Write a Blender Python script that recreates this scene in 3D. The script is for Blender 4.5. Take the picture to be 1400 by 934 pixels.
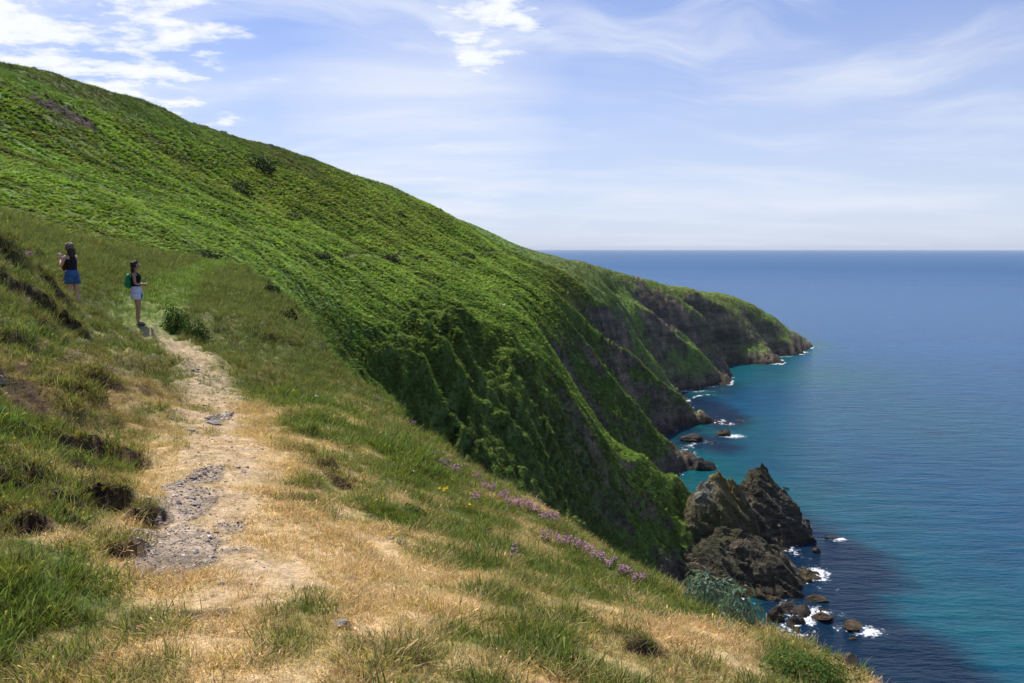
import bpy, bmesh, math, random
import numpy as np
from mathutils import Vector, Matrix, Euler

for o in list(bpy.data.objects):
    bpy.data.objects.remove(o, do_unlink=True)
SC = bpy.context.scene
COL = SC.collection
RNG = np.random.default_rng(7)
random.seed(7)
PI = math.pi

# ------------------------------------------------------------------ camera
EYE = 70.0                       # metres above the sea
FPX = 1100.0                     # focal length in pixels of a 1400 px wide picture
PITCH = math.atan(127.0 / FPX)
cam_d = bpy.data.cameras.new("camera")
cam_d.sensor_width = 36.0
cam_d.lens = FPX / 1400.0 * 36.0
cam_d.clip_start = 0.05
cam_d.clip_end = 90000.0
cam = bpy.data.objects.new("camera", cam_d)
COL.objects.link(cam)
cam.location = (0, 0, EYE)
cam.rotation_euler = (PI / 2 - PITCH, 0, 0)
SC.camera = cam

# ------------------------------------------------------------------ light
SUN_EL = math.radians(56)
SUN_AZ = math.radians(-33)       # from +Y towards +X
sdir = Vector((math.sin(SUN_AZ) * math.cos(SUN_EL), math.cos(SUN_AZ) * math.cos(SUN_EL), math.sin(SUN_EL)))
sun_d = bpy.data.lights.new("sun", 'SUN')
sun_d.energy = 5.0
sun_d.angle = math.radians(0.55)
sun_d.color = (1.0, 0.955, 0.88)
sun = bpy.data.objects.new("sun", sun_d)
COL.objects.link(sun)
sun.rotation_euler = (-sdir).to_track_quat('-Z', 'Y').to_euler()
sun.location = (0, 0, 300)

SC.view_settings.view_transform = 'Standard'
SC.view_settings.look = 'None'
SC.view_settings.exposure = 0.36
SC.view_settings.gamma = 1.0
SC.render.engine = 'CYCLES'
try:
    SC.cycles.max_bounces = 5
    SC.cycles.diffuse_bounces = 2
    SC.cycles.glossy_bounces = 2
    SC.cycles.transmission_bounces = 2
    SC.cycles.caustics_reflective = False
    SC.cycles.caustics_refractive = False
    SC.cycles.sample_clamp_indirect = 4.0
    SC.cycles.use_denoising = True
except Exception:
    pass


# ------------------------------------------------------------------ node helper
class NT:
    """small helper that writes node trees tersely"""
    def __init__(s, tree):
        s.t = tree
        s.t.nodes.clear()

    def n(s, typ, ins=None, **props):
        nd = s.t.nodes.new(typ)
        for k, v in props.items():
            setattr(nd, k, v)
        if ins:
            for k, v in ins.items():
                sock = nd.inputs[k]
                if isinstance(v, bpy.types.NodeSocket):
                    s.t.links.new(v, sock)
                elif isinstance(v, bpy.types.Node):
                    s.t.links.new(v.outputs[0], sock)
                else:
                    sock.default_value = v
        return nd

    def math(s, op, a, b=None, c=None, clamp=False):
        ins = {0: a}
        if b is not None: ins[1] = b
        if c is not None: ins[2] = c
        return s.n('ShaderNodeMath', ins, operation=op, use_clamp=clamp).outputs[0]

    def mix(s, fac, a, b, mode='MIX'):
        nd = s.n('ShaderNodeMix', None, data_type='RGBA', blend_type=mode)
        for sock, v in ((nd.inputs[0], fac), (nd.inputs[6], a), (nd.inputs[7], b)):
            if isinstance(v, bpy.types.NodeSocket): s.t.links.new(v, sock)
            else: sock.default_value = v
        return nd.outputs[2]

    def ramp(s, fac, stops, interp='LINEAR'):
        nd = s.n('ShaderNodeValToRGB', {0: fac})
        cr = nd.color_ramp
        cr.interpolation = interp
        while len(cr.elements) < len(stops): cr.elements.new(0.5)
        for e, (p, c) in zip(cr.elements, stops):
            e.position = p
            e.color = c if len(c) == 4 else (*c, 1)
        return nd.outputs[0]

    def noise(s, vec, scale, detail=4, rough=0.55, **kw):
        nd = s.n('ShaderNodeTexNoise', {'Vector': vec, 'Scale': scale, 'Detail': detail, 'Roughness': rough, **kw})
        return nd.outputs[0]

    def mapr(s, v, a, b, c=0.0, d=1.0, smooth=False):
        return s.n('ShaderNodeMapRange', {0: v, 1: a, 2: b, 3: c, 4: d},
                   interpolation_type='SMOOTHSTEP' if smooth else 'LINEAR').outputs[0]

    def pos(s):
        return s.n('ShaderNodeNewGeometry').outputs['Position']

    def attr(s, name, inst=False):
        return s.n('ShaderNodeAttribute', attribute_name=name, attribute_type='INSTANCER' if inst else 'GEOMETRY')


def mat(name):
    m = bpy.data.materials.new(name)
    m.use_nodes = True
    return m, NT(m.node_tree)


def out(nt, shader, disp=None):
    o = nt.n('ShaderNodeOutputMaterial', {'Surface': shader})
    return o


# ------------------------------------------------------------------ world: Nishita sky with thin cloud
world = bpy.data.worlds.new("World")
SC.world = world
world.use_nodes = True
w = NT(world.node_tree)
sky = w.n('ShaderNodeTexSky', sky_type='NISHITA', sun_disc=False, sun_elevation=SUN_EL,
          sun_rotation=SUN_AZ % (2 * PI), altitude=70.0, air_density=1.0, dust_density=0.6, ozone_density=2.0)
tc = w.n('ShaderNodeTexCoord').outputs['Generated']
sep = w.n('ShaderNodeSeparateXYZ', {0: tc})
zz = w.math('MAXIMUM', sep.outputs[2], 0.0)
den = w.math('ADD', zz, 0.12)
cx = w.math('DIVIDE', sep.outputs[0], den)
cy = w.math('DIVIDE', sep.outputs[1], den)
flat = w.n('ShaderNodeCombineXYZ', {0: cx, 1: cy, 2: 0.0}).outputs[0]      # the cloud deck seen in perspective
rot = w.n('ShaderNodeMapping', {'Vector': flat, 'Rotation': (0, 0, math.radians(64)), 'Scale': (0.34, 1.0, 1.0)}).outputs[0]
warp = w.n('ShaderNodeVectorMath', {0: rot, 1: w.n('ShaderNodeVectorMath', {0: w.n('ShaderNodeTexNoise', {'Vector': rot, 'Scale': 0.8, 'Detail': 2.0}).outputs[1], 1: (0.9, 0.9, 0.9)}, operation='MULTIPLY').outputs[0]}, operation='ADD').outputs[0]
cirrus = w.noise(warp, 1.05, 7, 0.58)
az_ = w.math('ARCTAN2', sep.outputs[0], sep.outputs[1])
dirs = w.n('ShaderNodeCombineXYZ', {0: az_, 1: w.math('MULTIPLY', sep.outputs[2], 1.15), 2: 0.0}).outputs[0]
dw = w.n('ShaderNodeVectorMath', {0: dirs, 1: w.n('ShaderNodeVectorMath', {0: w.n('ShaderNodeTexNoise', {'Vector': dirs, 'Scale': 2.2, 'Detail': 3.0}).outputs[1], 1: (0.28, 0.28, 0.0)}, operation='MULTIPLY').outputs[0]}, operation='ADD').outputs[0]
rot2 = w.n('ShaderNodeMapping', {'Vector': dw, 'Rotation': (0, 0, math.radians(-36)), 'Scale': (1.0, 6.5, 1.0)}).outputs[0]
str2 = w.noise(rot2, 1.9, 7, 0.56)
cir = w.math('MAXIMUM', w.mapr(cirrus, 0.46, 0.72, 0.0, 0.45, True), w.mapr(str2, 0.45, 0.72, 0.0, 0.72, True))
milk = w.mapr(zz, 0.0, 0.42, 0.66, 0.08, True)                       # milky towards the horizon
cir = w.math('MULTIPLY', cir, w.mapr(zz, 0.75, 0.35))
thin = w.math('SUBTRACT', 1.0, w.math('MULTIPLY', w.math('SUBTRACT', 1.0, cir), w.math('SUBTRACT', 1.0, milk)))


def cloud_patch(dirv, r0, r1):
    v = Vector(dirv).normalized()
    d = w.n('ShaderNodeVectorMath', {0: tc, 1: tuple(v)}, operation='DISTANCE').outputs['Value']
    return w.mapr(d, r1, r0, 0.0, 1.0, True)


def pixdir(px, py):
    a, b = (px - 700) / FPX, (py - 467) / FPX
    return (a, math.cos(PITCH) - b * math.sin(PITCH), -math.sin(PITCH) - b * math.cos(PITCH))


fluff_n = w.noise(w.n('ShaderNodeMapping', {'Vector': flat, 'Rotation': (0, 0, math.radians(-12)), 'Scale': (1.0, 1.2, 1.0)}).outputs[0], 4.2, 9, 0.62)
p1 = w.math('MULTIPLY', cloud_patch(pixdir(80, 80), 0.05, 0.32), 1.1)
p2 = w.math('MULTIPLY', cloud_patch(pixdir(668, 34), 0.0, 0.125), 1.2)
p3 = cloud_patch(pixdir(580, 240), 0.04, 0.40)
soft = w.math('MAXIMUM', w.math('MULTIPLY', p3, 0.95), w.math('MULTIPLY', cloud_patch(pixdir(840, 160), 0.0, 0.34), 0.55))
soft = w.math('MULTIPLY', soft, w.mapr(cirrus, 0.25, 0.60, 0.35, 1.0))
p4 = w.math('MULTIPLY', cloud_patch(pixdir(250, 150), 0.0, 0.15), 0.8)
pm = w.math('MAXIMUM', w.math('MAXIMUM', p1, p4), w.math('MAXIMUM', p2, w.math('MULTIPLY', p3, 0.32)))
fl = w.mapr(w.math('ADD', w.math('MULTIPLY', pm, 0.30), fluff_n), 0.62, 0.90, 0.0, 1.0, True)
cov = w.math('MAXIMUM', w.math('MAXIMUM', thin, soft), fl)
skyc = w.mix(1.0, sky.outputs[0], (0.56, 0.80, 1.33, 1), 'MULTIPLY')
cloudc = w.mix(fl, (8.8, 9.3, 10.5, 1), (10.2, 10.5, 11.0, 1))
fin = w.mix(cov, skyc, cloudc)
bg = w.n('ShaderNodeBackground', {'Color': fin, 'Strength': 0.074})
w.n('ShaderNodeOutputWorld', {'Surface': bg.outputs[0]})


# ------------------------------------------------------------------ numpy noise
_P = np.random.default_rng(11).permutation(256)
_P = np.concatenate([_P, _P, _P])
_G = np.random.default_rng(5).normal(size=(256, 3))
_G /= np.linalg.norm(_G, axis=1)[:, None]
_G2 = _G[:, :2] / np.linalg.norm(_G[:, :2], axis=1)[:, None]


def perlin2(x, y, z=0.0):
    k = int(z * 37.7) & 255
    x, y = np.broadcast_arrays(np.asarray(x, float), y)
    xf, yf = np.floor(x), np.floor(y)
    xi, yi = xf.astype(np.int32) & 255, yf.astype(np.int32) & 255
    fx, fy = x - xf, y - yf
    u, v = (f * f * f * (f * (f * 6 - 15) + 10) for f in (fx, fy))
    px0, px1 = _P[xi], _P[xi + 1]
    def c(h, gx, gy):
        h = _P[h + k]
        return _G2[h, 0] * gx + _G2[h, 1] * gy
    a = c(_P[px0 + yi], fx, fy)
    b = c(_P[px1 + yi], fx - 1, fy)
    cc = c(_P[px0 + yi + 1], fx, fy - 1)
    d = c(_P[px1 + yi + 1], fx - 1, fy - 1)
    a = a + u * (b - a)
    cc = cc + u * (d - cc)
    return (a + v * (cc - a)) * 1.5


def perlin(x, y, z=0.0):
    if np.ndim(z) == 0:
        return perlin2(x, y, float(z))
    x, y, z = np.broadcast_arrays(np.asarray(x, float), y, z)
    xi, yi, zi = np.floor(x).astype(int), np.floor(y).astype(int), np.floor(z).astype(int)
    fx, fy, fz = x - xi, y - yi, z - zi
    u, v, t = (f * f * f * (f * (f * 6 - 15) + 10) for f in (fx, fy, fz))
    r = 0.0
    for i in (0, 1):
        for j in (0, 1):
            for k in (0, 1):
                h = _P[_P[_P[(xi + i) & 255] + ((yi + j) & 255)] + ((zi + k) & 255)]
                g = _G[h]
                d = g[..., 0] * (fx - i) + g[..., 1] * (fy - j) + g[..., 2] * (fz - k)
                r = r + d * (u if i else 1 - u) * (v if j else 1 - v) * (t if k else 1 - t)
    return r * 1.5


def fbm(x, y, z=0.0, octv=4, gain=0.5, lac=2.03):
    r, a, f = 0.0, 1.0, 1.0
    for o in range(octv):
        r = r + a * perlin(x * f + 17.3 * o, y * f - 9.1 * o, np.asarray(z) * f + 3.7 * o)
        a *= gain
        f *= lac
    return r


def ridged(x, y, z=0.0, octv=4, gain=0.5):
    r, a, f = 0.0, 1.0, 1.0
    for o in range(octv):
        r = r + a * (1 - 2.2 * np.abs(perlin(x * f + 7.3 * o, y * f + 5.1 * o, np.asarray(z) * f + 1.7 * o)))
        a *= gain
        f *= 2.07
    return r


def sstep(a, b, x):
    t = np.clip((x - a) / (b - a), 0, 1)
    return t * t * (3 - 2 * t)


# ------------------------------------------------------------------ terrain (heights relative to the eye)
def P(px, py, d):
    a = pixdir(px, py)
    t = d / a[1]
    return (a[0] * t, d, a[2] * t)


def tps(pts, lam=0.0):
    pts = np.array(pts, float)
    X, Z = pts[:, :2], pts[:, 2]
    s = np.abs(X).max()
    X = X / s
    n = len(X)
    r2 = ((X[:, None] - X[None]) ** 2).sum(-1)
    K = 0.5 * r2 * np.log(r2 + 1e-14) + lam * np.eye(n)
    A = np.zeros((n + 3, n + 3))
    A[:n, :n] = K
    A[:n, n] = 1
    A[:n, n + 1:] = X
    A[n:, :n] = A[:n, n:].T
    sol = np.linalg.solve(A, np.concatenate([Z, [0, 0, 0]]))
    def f(x, y):
        sh = np.shape(x)
        x, y = np.ravel(x) / s, np.ravel(y) / s
        o = np.empty(len(x))
        for i in range(0, len(x), 60000):
            q = np.stack([x[i:i + 60000], y[i:i + 60000]], 1)
            d2 = np.maximum((q ** 2).sum(1)[:, None] + (X ** 2).sum(1)[None] - 2 * q @ X.T, 0)
            o[i:i + 60000] = 0.5 * (d2 * np.log(d2 + 1e-14)) @ sol[:n] + sol[n] + q @ sol[n + 1:]
        return o.reshape(sh)
    return f


FAR = [
    (-200, 30, 105), (-200, 180, 60), (-200, 280, 36),
    (0, 180, 88), (0, 260, 56), (0, 322, 34), (100, 250, 68), (100, 335, 40),
    (165, 200, 118), (165, 270, 80), (165, 338, 52),
    (300, 250, 150), (300, 310, 100), (300, 348, 64),
    (400, 280, 175), (400, 330, 125), (400, 360, 92), (400, 400, 78), (400, 440, 72),
    (450, 350, 120),
    (500, 300, 200), (500, 352, 150), (500, 400, 115), (500, 450, 97), (500, 520, 86),
    
    (600, 320, 260), (600, 355, 215), (600, 400, 165), (600, 450, 130), (600, 510, 108), (600, 590, 94),
    (700, 350, 325), (700, 380, 250), (700, 420, 192), (700, 470, 152), (700, 520, 128), (700, 600, 108), (700, 660, 100),
    (770, 375, 320), (770, 420, 240), (770, 478, 174), (770, 530, 150), (770, 600, 130), (770, 680, 117), (770, 740, 108),
    (850, 420, 350), (850, 470, 300), (850, 535, 250), (850, 577, 184), (850, 640, 160), (850, 720, 140), (850, 780, 126),
    (930, 430, 430), (930, 470, 405), (930, 510, 388), (930, 540, 372), (915, 605, 245),
    (935, 655, 193), (930, 720, 166), (930, 800, 150), (965, 720, 178),
    (1000, 438, 498), (1000, 470, 490), (1000, 497, 486), (965, 425, 455), (965, 470, 440),
    (1060, 458, 532), (1060, 487, 524), (1085, 462, 555), (1094, 479, 553),
]
SKYL = [(0, 89, 140), (50, 99, 148), (100, 112, 158), (165, 130, 178), (230, 157, 195), (300, 182, 215), (350, 195, 232), (400, 207, 245), (450, 225, 260), (500, 243, 275),
        (550, 265, 298), (600, 288, 315), (650, 310, 338), (700, 333, 360), (730, 341, 372), (760, 348, 385), (800, 359, 405), (830, 368, 418), (860, 376, 428), (900, 386, 455), (950, 394, 492),
        (1000, 403, 532), (1030, 415, 543), (1060, 433, 552), (1080, 448, 556)]
FARP = [P(*q) for q in FAR] + [P(*q) for q in SKYL] + [P(px, py + 5, d * 1.07) for px, py, d in SKYL] + [P(px, py + (16 if px < 700 else 10), d * 1.17) for px, py, d in SKYL if px < 1040]
# levels that keep the headland crest low and even
FARP += [(85.3, 504.0, -20.1), (92.4, 504.9, -21.8), (99.3, 504.6, -22.9), (106.0, 503.7, -24.0), (113.0, 503.8, -25.1), (120.9, 508.2, -26.5), (137.6, 546.6, -29.9), (145.1, 546.7, -31.2), (153.3, 549.2, -33.3),
         (161.7, 552.1, -36.8), (170.9, 557.3, -40.8), (179.8, 561.5, -45.4), (187.9, 562.6, -50.4), (201.7, 579.9, -57.9), (105.0, 498.8, -23.8), (142.1, 535.4, -30.6)]
# far side of the headland, sea floor off the coast, ground under the near spur
FARP += [(200, 615, -78), (150, 630, -76), (100, 640, -66), (60, 620, -58), (20, 600, -45), (-40, 560, -25), (-150, 500, 0),
         (-210, 420, 12), (-260, 320, 20), (-240, 180, 30), (-210, 60, 40), (-200, 600, -10), (0, 700, -70), (150, 640, -80), (300, 640, -90), (-300, 100, 50),
         (222, 560, -78), (245, 530, -82), (110, 470, -73), (125, 450, -76), (160, 470, -76), (200, 500, -78),
         (83, 350, -74), (110, 330, -78), (64, 285, -71.5), (62, 255, -71.5), (74, 250, -75), (84, 290, -76), (62, 210, -71), (59, 180, -70.5), (56, 150, -71),
         (75, 130, -77), (95, 190, -79), (110, 250, -80), (160, 380, -82), (230, 440, -86), (50, 120, -71), (52, 90, -72), (75, 60, -78), (50, 30, -72),
         (60, 230, -71), (52, 215, -68),
         (30, 120, -58), (25, 90, -50), (20, 60, -41), (36, 60, -58), (38, 30, -60), (18, 20, -32), (10, 0, -22), (40, -20, -64), (80, -20, -80),
         (8, 70, -32), (0, 45, -22), (-4, 60, -20), (-8, 75, -17), (0, 20, -15), (-8, 10, -9), (-12, 30, -7), (-14, 45, -5), (-20, 10, -5), (-30, -10, 2), (-60, 0, 14), (-40, -60, 4), (-110, -30, 32)]
far_f = tps(FARP, 1e-4)

NEAR = [
    (0, 934, 2.9), (300, 934, 2.85), (600, 934, 3.0), (900, 934, 3.6), (1100, 925, 4.6), (1160, 930, 5.1),
    (0, 800, 3.7), (230, 800, 4.0), (450, 800, 4.2), (650, 800, 5.0), (850, 800, 6.6), (950, 820, 7.0), (1000, 845, 6.9), (900, 797, 8.2), (1080, 885, 6.0),
    (0, 700, 4.4), (100, 700, 4.8), (250, 700, 5.4), (400, 700, 5.7), (600, 700, 7.3), (750, 705, 9.8), (820, 745, 9.2),
    (0, 620, 5.6), (60, 620, 6.1), (180, 620, 7.0), (280, 620, 7.4), (420, 620, 7.9), (520, 620, 9.5), (640, 640, 12.6),
    (0, 560, 6.8), (100, 560, 8.0), (200, 560, 9.2), (300, 560, 9.8), (400, 560, 10.8), (500, 572, 13.5), (560, 583, 16.5),
    (0, 500, 8.2), (60, 500, 9.2), (130, 500, 11.0), (230, 500, 13.5), (330, 500, 14.6), (430, 500, 19.0), (500, 537, 21),
    (0, 440, 10.2), (60, 440, 13), (110, 440, 19), (190, 443, 23), (240, 440, 24), (330, 440, 26), (400, 455, 28), (450, 494, 26.5),
    (0, 400, 12), (50, 402, 15.5), (100, 420, 22.3), (145, 400, 27), (200, 400, 32), (260, 400, 33), (320, 400, 35), (400, 430, 34), (375, 400, 40),
    (0, 366, 13.5), (40, 374, 15.5), (100, 377, 27), (160, 376, 34), (220, 376, 42), (280, 372, 46), (345, 383, 46),
    (0, 352, 19), (60, 354, 25), (120, 357, 35), (200, 357, 46), (260, 357, 52), (320, 362, 54),
    (0, 322, 31), (100, 335, 41), (200, 344, 56), (300, 352, 66),
]
NEARP = [P(*q) for q in NEAR]
NEARP += [(-8, 5, -0.35), (-8, 0, -0.5), (-14, 10, 0.9), (-5, -5, -1.0), (0, 0, -1.62), (1, 1.5, -1.85), (-1, -2, -1.5), (0, -5, -1.7), (-4, 1, -1.3),
          (3, 3, -3.3), (4, -3, -3.6), (-20, 20, 2.3), (-25, 10, 4.5), (-20, 0, 4), (-15, -8, 3), (-28, 35, 3.5)]
near_f = tps(NEARP, 2e-6)
# brink: beyond it the near slope breaks away into the gully
BR = np.array([P(*q)[:2] for q in [(320, 366, 54), (350, 387, 45), (400, 432, 35), (450, 494, 26.8), (500, 537, 21), (560, 583, 16.8), (640, 642, 12.8),
                                   (750, 707, 10.0), (900, 797, 8.4), (1000, 845, 7.2), (1170, 932, 5.2)]] + [(2.9, 3.5), (3.6, 0), (3.6, -6), (3.6, -30)])


def brink_dist(x, y):
    """signed distance to the brink line, positive beyond it (seaward)"""
    best = np.full(np.shape(x), 1e9)
    sg = np.ones(np.shape(x))
    for a, b in zip(BR[:-1], BR[1:]):
        d = b - a
        L2 = d @ d
        t = np.clip(((x - a[0]) * d[0] + (y - a[1]) * d[1]) / L2, 0, 1)
        ex, ey = x - a[0] - t * d[0], y - a[1] - t * d[1]
        dd = np.hypot(ex, ey)
        cr = d[0] * (y - a[1]) - d[1] * (x - a[0])      # >0 left of travel direction
        m = dd < best
        best = np.where(m, dd, best)
        sg = np.where(m, np.where(cr > 0, 1.0, -1.0), sg)
    return best * sg


def spl(pts):
    pts = np.array(pts, float)
    def f(v):
        return np.interp(v, pts[:, 0], pts[:, 1])
    return f


# spurs that run down to the sea: position along the coast -> 1 on a crest, 0 in a gully
spur_prof = spl([(90, .9), (104, .9), (112, .15), (122, .9), (134, .1), (148, .5), (169, 1), (184, .3), (205, .05), (222, .45), (237, 1), (252, .3), (264, .05), (276, .5), (286, .9), (297, .25),
                 (308, .1), (318, .7), (326, 1), (337, .2), (350, .15), (362, .6), (372, .95), (386, .15), (400, .3), (412, .8), (425, .1), (450, .4), (480, .8), (500, .4), (520, .9), (560, .8)])

SCARPS = []       # (x, y, half length, drop, fade width, facing angle): small earth faces in the turf


def scarp_field(x, y):
    h = np.zeros(np.shape(x))
    e = np.zeros(np.shape(x))
    wob = perlin(x * 2.3, y * 2.3) * 0.45 + perlin(x * 7, y * 7, 2.0) * 0.22
    for (sx, sy, L, A, W, ang) in SCARPS:
        m = (np.abs(x - sx) < 3 * L + W) & (np.abs(y - sy) < 3 * L + W)
        if not m.any():
            continue
        ca, sa = math.cos(ang), math.sin(ang)
        dx, dy = x[m] - sx, y[m] - sy
        s = dx * ca + dy * sa + wob[m] * L * 0.45
        t = -dx * sa + dy * ca
        env = np.exp(-(t / L) ** 4)
        sharp = max(0.03, 0.10 * A)
        up = np.where(s < 0, np.exp(np.minimum(s, 0) / W), 0)
        face = 1 - sstep(-sharp, sharp, s)
        hh = 0.40 * A * env * (np.where(s < sharp, np.exp(np.minimum(s, 0) / W) * face, 0))
        dn = -0.95 * A * env * sstep(-sharp, sharp, s) * np.exp(-np.maximum(s, 0) / (W * 0.7))
        h[m] += hh + dn
        e[m] = np.maximum(e[m], env * np.exp(-((s - sharp * 0.3) / (0.06 + 0.40 * A)) ** 2) * (A > 0))
    return h, e


def terrain(x, y, detail=True):
    """height relative to the eye, plus masks"""
    r = np.hypot(x, y)
    F = far_f(x, y)
    low = sstep(-6, -34, F)
    s = y - 0.55 * (x - 12) + 9 * fbm(x / 45, y / 45, 3.1, 3)
    coast = sstep(-2, 20, x) * sstep(92, 125, y)
    pr = spur_prof(s)
    F2 = F - coast * low * (1 - pr) * (20.0 - 19.0 * sstep(400, 450, y)) * sstep(-74, -62, F)
    # smaller ribs
    slopey = low * sstep(70, 100, y) * (1 - 0.6 * sstep(400, 440, y))
    F2 = F2 + slopey * 2.1 * sstep(-76, -66, F) * (ridged(s / 15.0, x / 34.0, 1.0, 4) - 0.9)
    # broad undulation of the hill
    F2 = F2 + sstep(40, 140, r) * (1.5 * (1 - .85 * sstep(400, 440, y)) * fbm(x / 60, y / 60, 0.5, 3) + 0.5 * fbm(x / 14, y / 14, 2.2, 3)) * (0.35 + 0.65 * sstep(-72, -50, F))
    # terracettes: soil creep ledges on the steep bracken slope above the gully
    tz = sstep(-7, -13, F) * sstep(-52, -38, F) * sstep(60, 78, y) * (1 - sstep(135, 165, y)) * sstep(-32, -20, x)
    ph = F2 / 2.3 + 0.75 * fbm(x / 13, y / 13, 6.0, 3)
    # folds and hollows below the bracken terrace
    fold = ridged((x * .75 + y * .25) / 9.0 + .6 * fbm(x / 16, y / 16, 3.3, 2), (y - .5 * x) / 26.0, 12.0, 3)
    F2 = F2 + tz * 2.9 * (fold - .8)
    F2 = F2 - tz * 4.0 * sstep(-13, -19, F + 3 * fbm(x / 20, y / 20, 14.0, 2))
    fr = ph - np.floor(ph)
    F2 = F2 + tz * 1.75 * (sstep(0.0, 0.34, fr) * (1 - fr) - 0.3) * (0.6 + 0.8 * np.clip(fbm(x / 12, y / 12, 9, 2) + .3, 0, 1))
    rocky_shore = sstep(-58, -66, F2) * sstep(-80, -72, F2)
    F2 = F2 + rocky_shore * 1.6 * ridged(x / 7.5, y / 7.5, 4.0, 4)
    # near slope
    N = near_f(x, y)
    bd = brink_dist(x, y)
    bdw = bd + (0.25 + 0.02 * r) * perlin(x / 2.3, y / 2.3, 8.0)
    N = N - np.maximum(bdw, 0) * 1.55 - 0.8 * np.maximum(bdw, 0) ** 2 / (1.5 + np.maximum(bdw, 0))
    N = N - np.maximum(r - 60, 0) * 0.5
    lim = -14.0
    back = sstep(-3, -12, y)
    k = 0.25 + 0.006 * r
    h = np.clip(0.5 + 0.5 * (N - F2) / k, 0, 1)
    Z = F2 * (1 - h) + N * h + k * h * (1 - h)
    nearw = h
    if detail:
        bank = sstep(-2.6, -4.6, x + 0.15 * (y - 6)) * sstep(60, 30, r)
        sc, earth = scarp_field(x, y)
        Z = Z + sc
        amp = nearw * sstep(90, 20, r)
        Z = Z + amp * (0.022 * fbm(x / 0.42, y / 0.42, 1.5, 4) + 0.05 * fbm(x / 1.5, y / 1.5, 2.5, 3))
        Z = Z + amp * bank * (0.17 * ridged(x / 1.15, y / 1.15, 5.5, 4) - 0.08)
        fa = (1 - nearw) * sstep(50, 90, r)
        Z = Z + fa * 0.22 * fbm(x / 3.2, y / 3.2, 7.5, 3)
    else:
        earth = np.zeros(np.shape(x))
    Z = np.maximum(Z, -96)
    return Z, dict(near=nearw, F=F, spur=pr, coast=coast * low, earth=earth, bd=bd, terr=tz)


# polar grid about the viewpoint: fine where the walker stands, coarser with distance
def az_grid():
    core = np.linspace(-36, 36, 721)
    left = -36 - np.cumsum(np.linspace(0.1, 3.0, 46))
    right = 36 + np.cumsum(np.linspace(0.1, 3.0, 46))
    return np.radians(np.concatenate([left[::-1], core, right]))


AZ = az_grid()
_steps = []
for _a, _b, _n in ((1.0, 2.2, 40), (2.2, 20, 290), (20, 66, 110), (66, 200, 400), (200, 570, 215), (570, 760, 12)):
    _steps.append(np.exp(np.linspace(math.log(_a), math.log(_b), _n, endpoint=False)))
RR = np.concatenate(_steps + [np.array([760.0])])
AA, RG = np.meshgrid(AZ, RR)
GX, GY = RG * np.sin(AA), RG * np.cos(AA)

# coarse pass: used to turn picture positions into places on the ground
cg_az = np.radians(np.linspace(-37, 37, 371))
cg_r = np.exp(np.linspace(math.log(1.2), math.log(740.0), 620))
CA, CR = np.meshgrid(cg_az, cg_r)
CX, CY = CR * np.sin(CA), CR * np.cos(CA)
CZ, _ = terrain(CX, CY, False)


def hit(px, py, off=0.0):
    """place on the ground seen at that position of the 1400 x 934 picture -> (x, y, z above sea)"""
    a = pixdir(px, py)
    az = math.atan2(a[0], a[1])
    j = int(round((az - cg_az[0]) / (cg_az[1] - cg_az[0])))
    j = min(max(j, 0), len(cg_az) - 1)
    sl = a[2] / math.hypot(a[0], a[1])
    el = CZ[:, j] / cg_r
    k = np.nonzero(el >= sl)[0]
    if len(k) == 0:
        return None
    i = int(k[0])
    r = cg_r[i]
    if i > 0 and el[i] != el[i - 1]:
        r = cg_r[i - 1] + (cg_r[i] - cg_r[i - 1]) * (sl - el[i - 1]) / (el[i] - el[i - 1])
    return (r * math.sin(az), r * math.cos(az), sl * r + EYE)


def seahit(px, py):
    a = pixdir(px, py)
    t = -EYE / a[2]
    return (a[0] * t, a[1] * t, 0.0)


def near_scale(px, py):
    h = hit(px, py)
    return math.hypot(h[0], h[1]) / FPX


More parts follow.
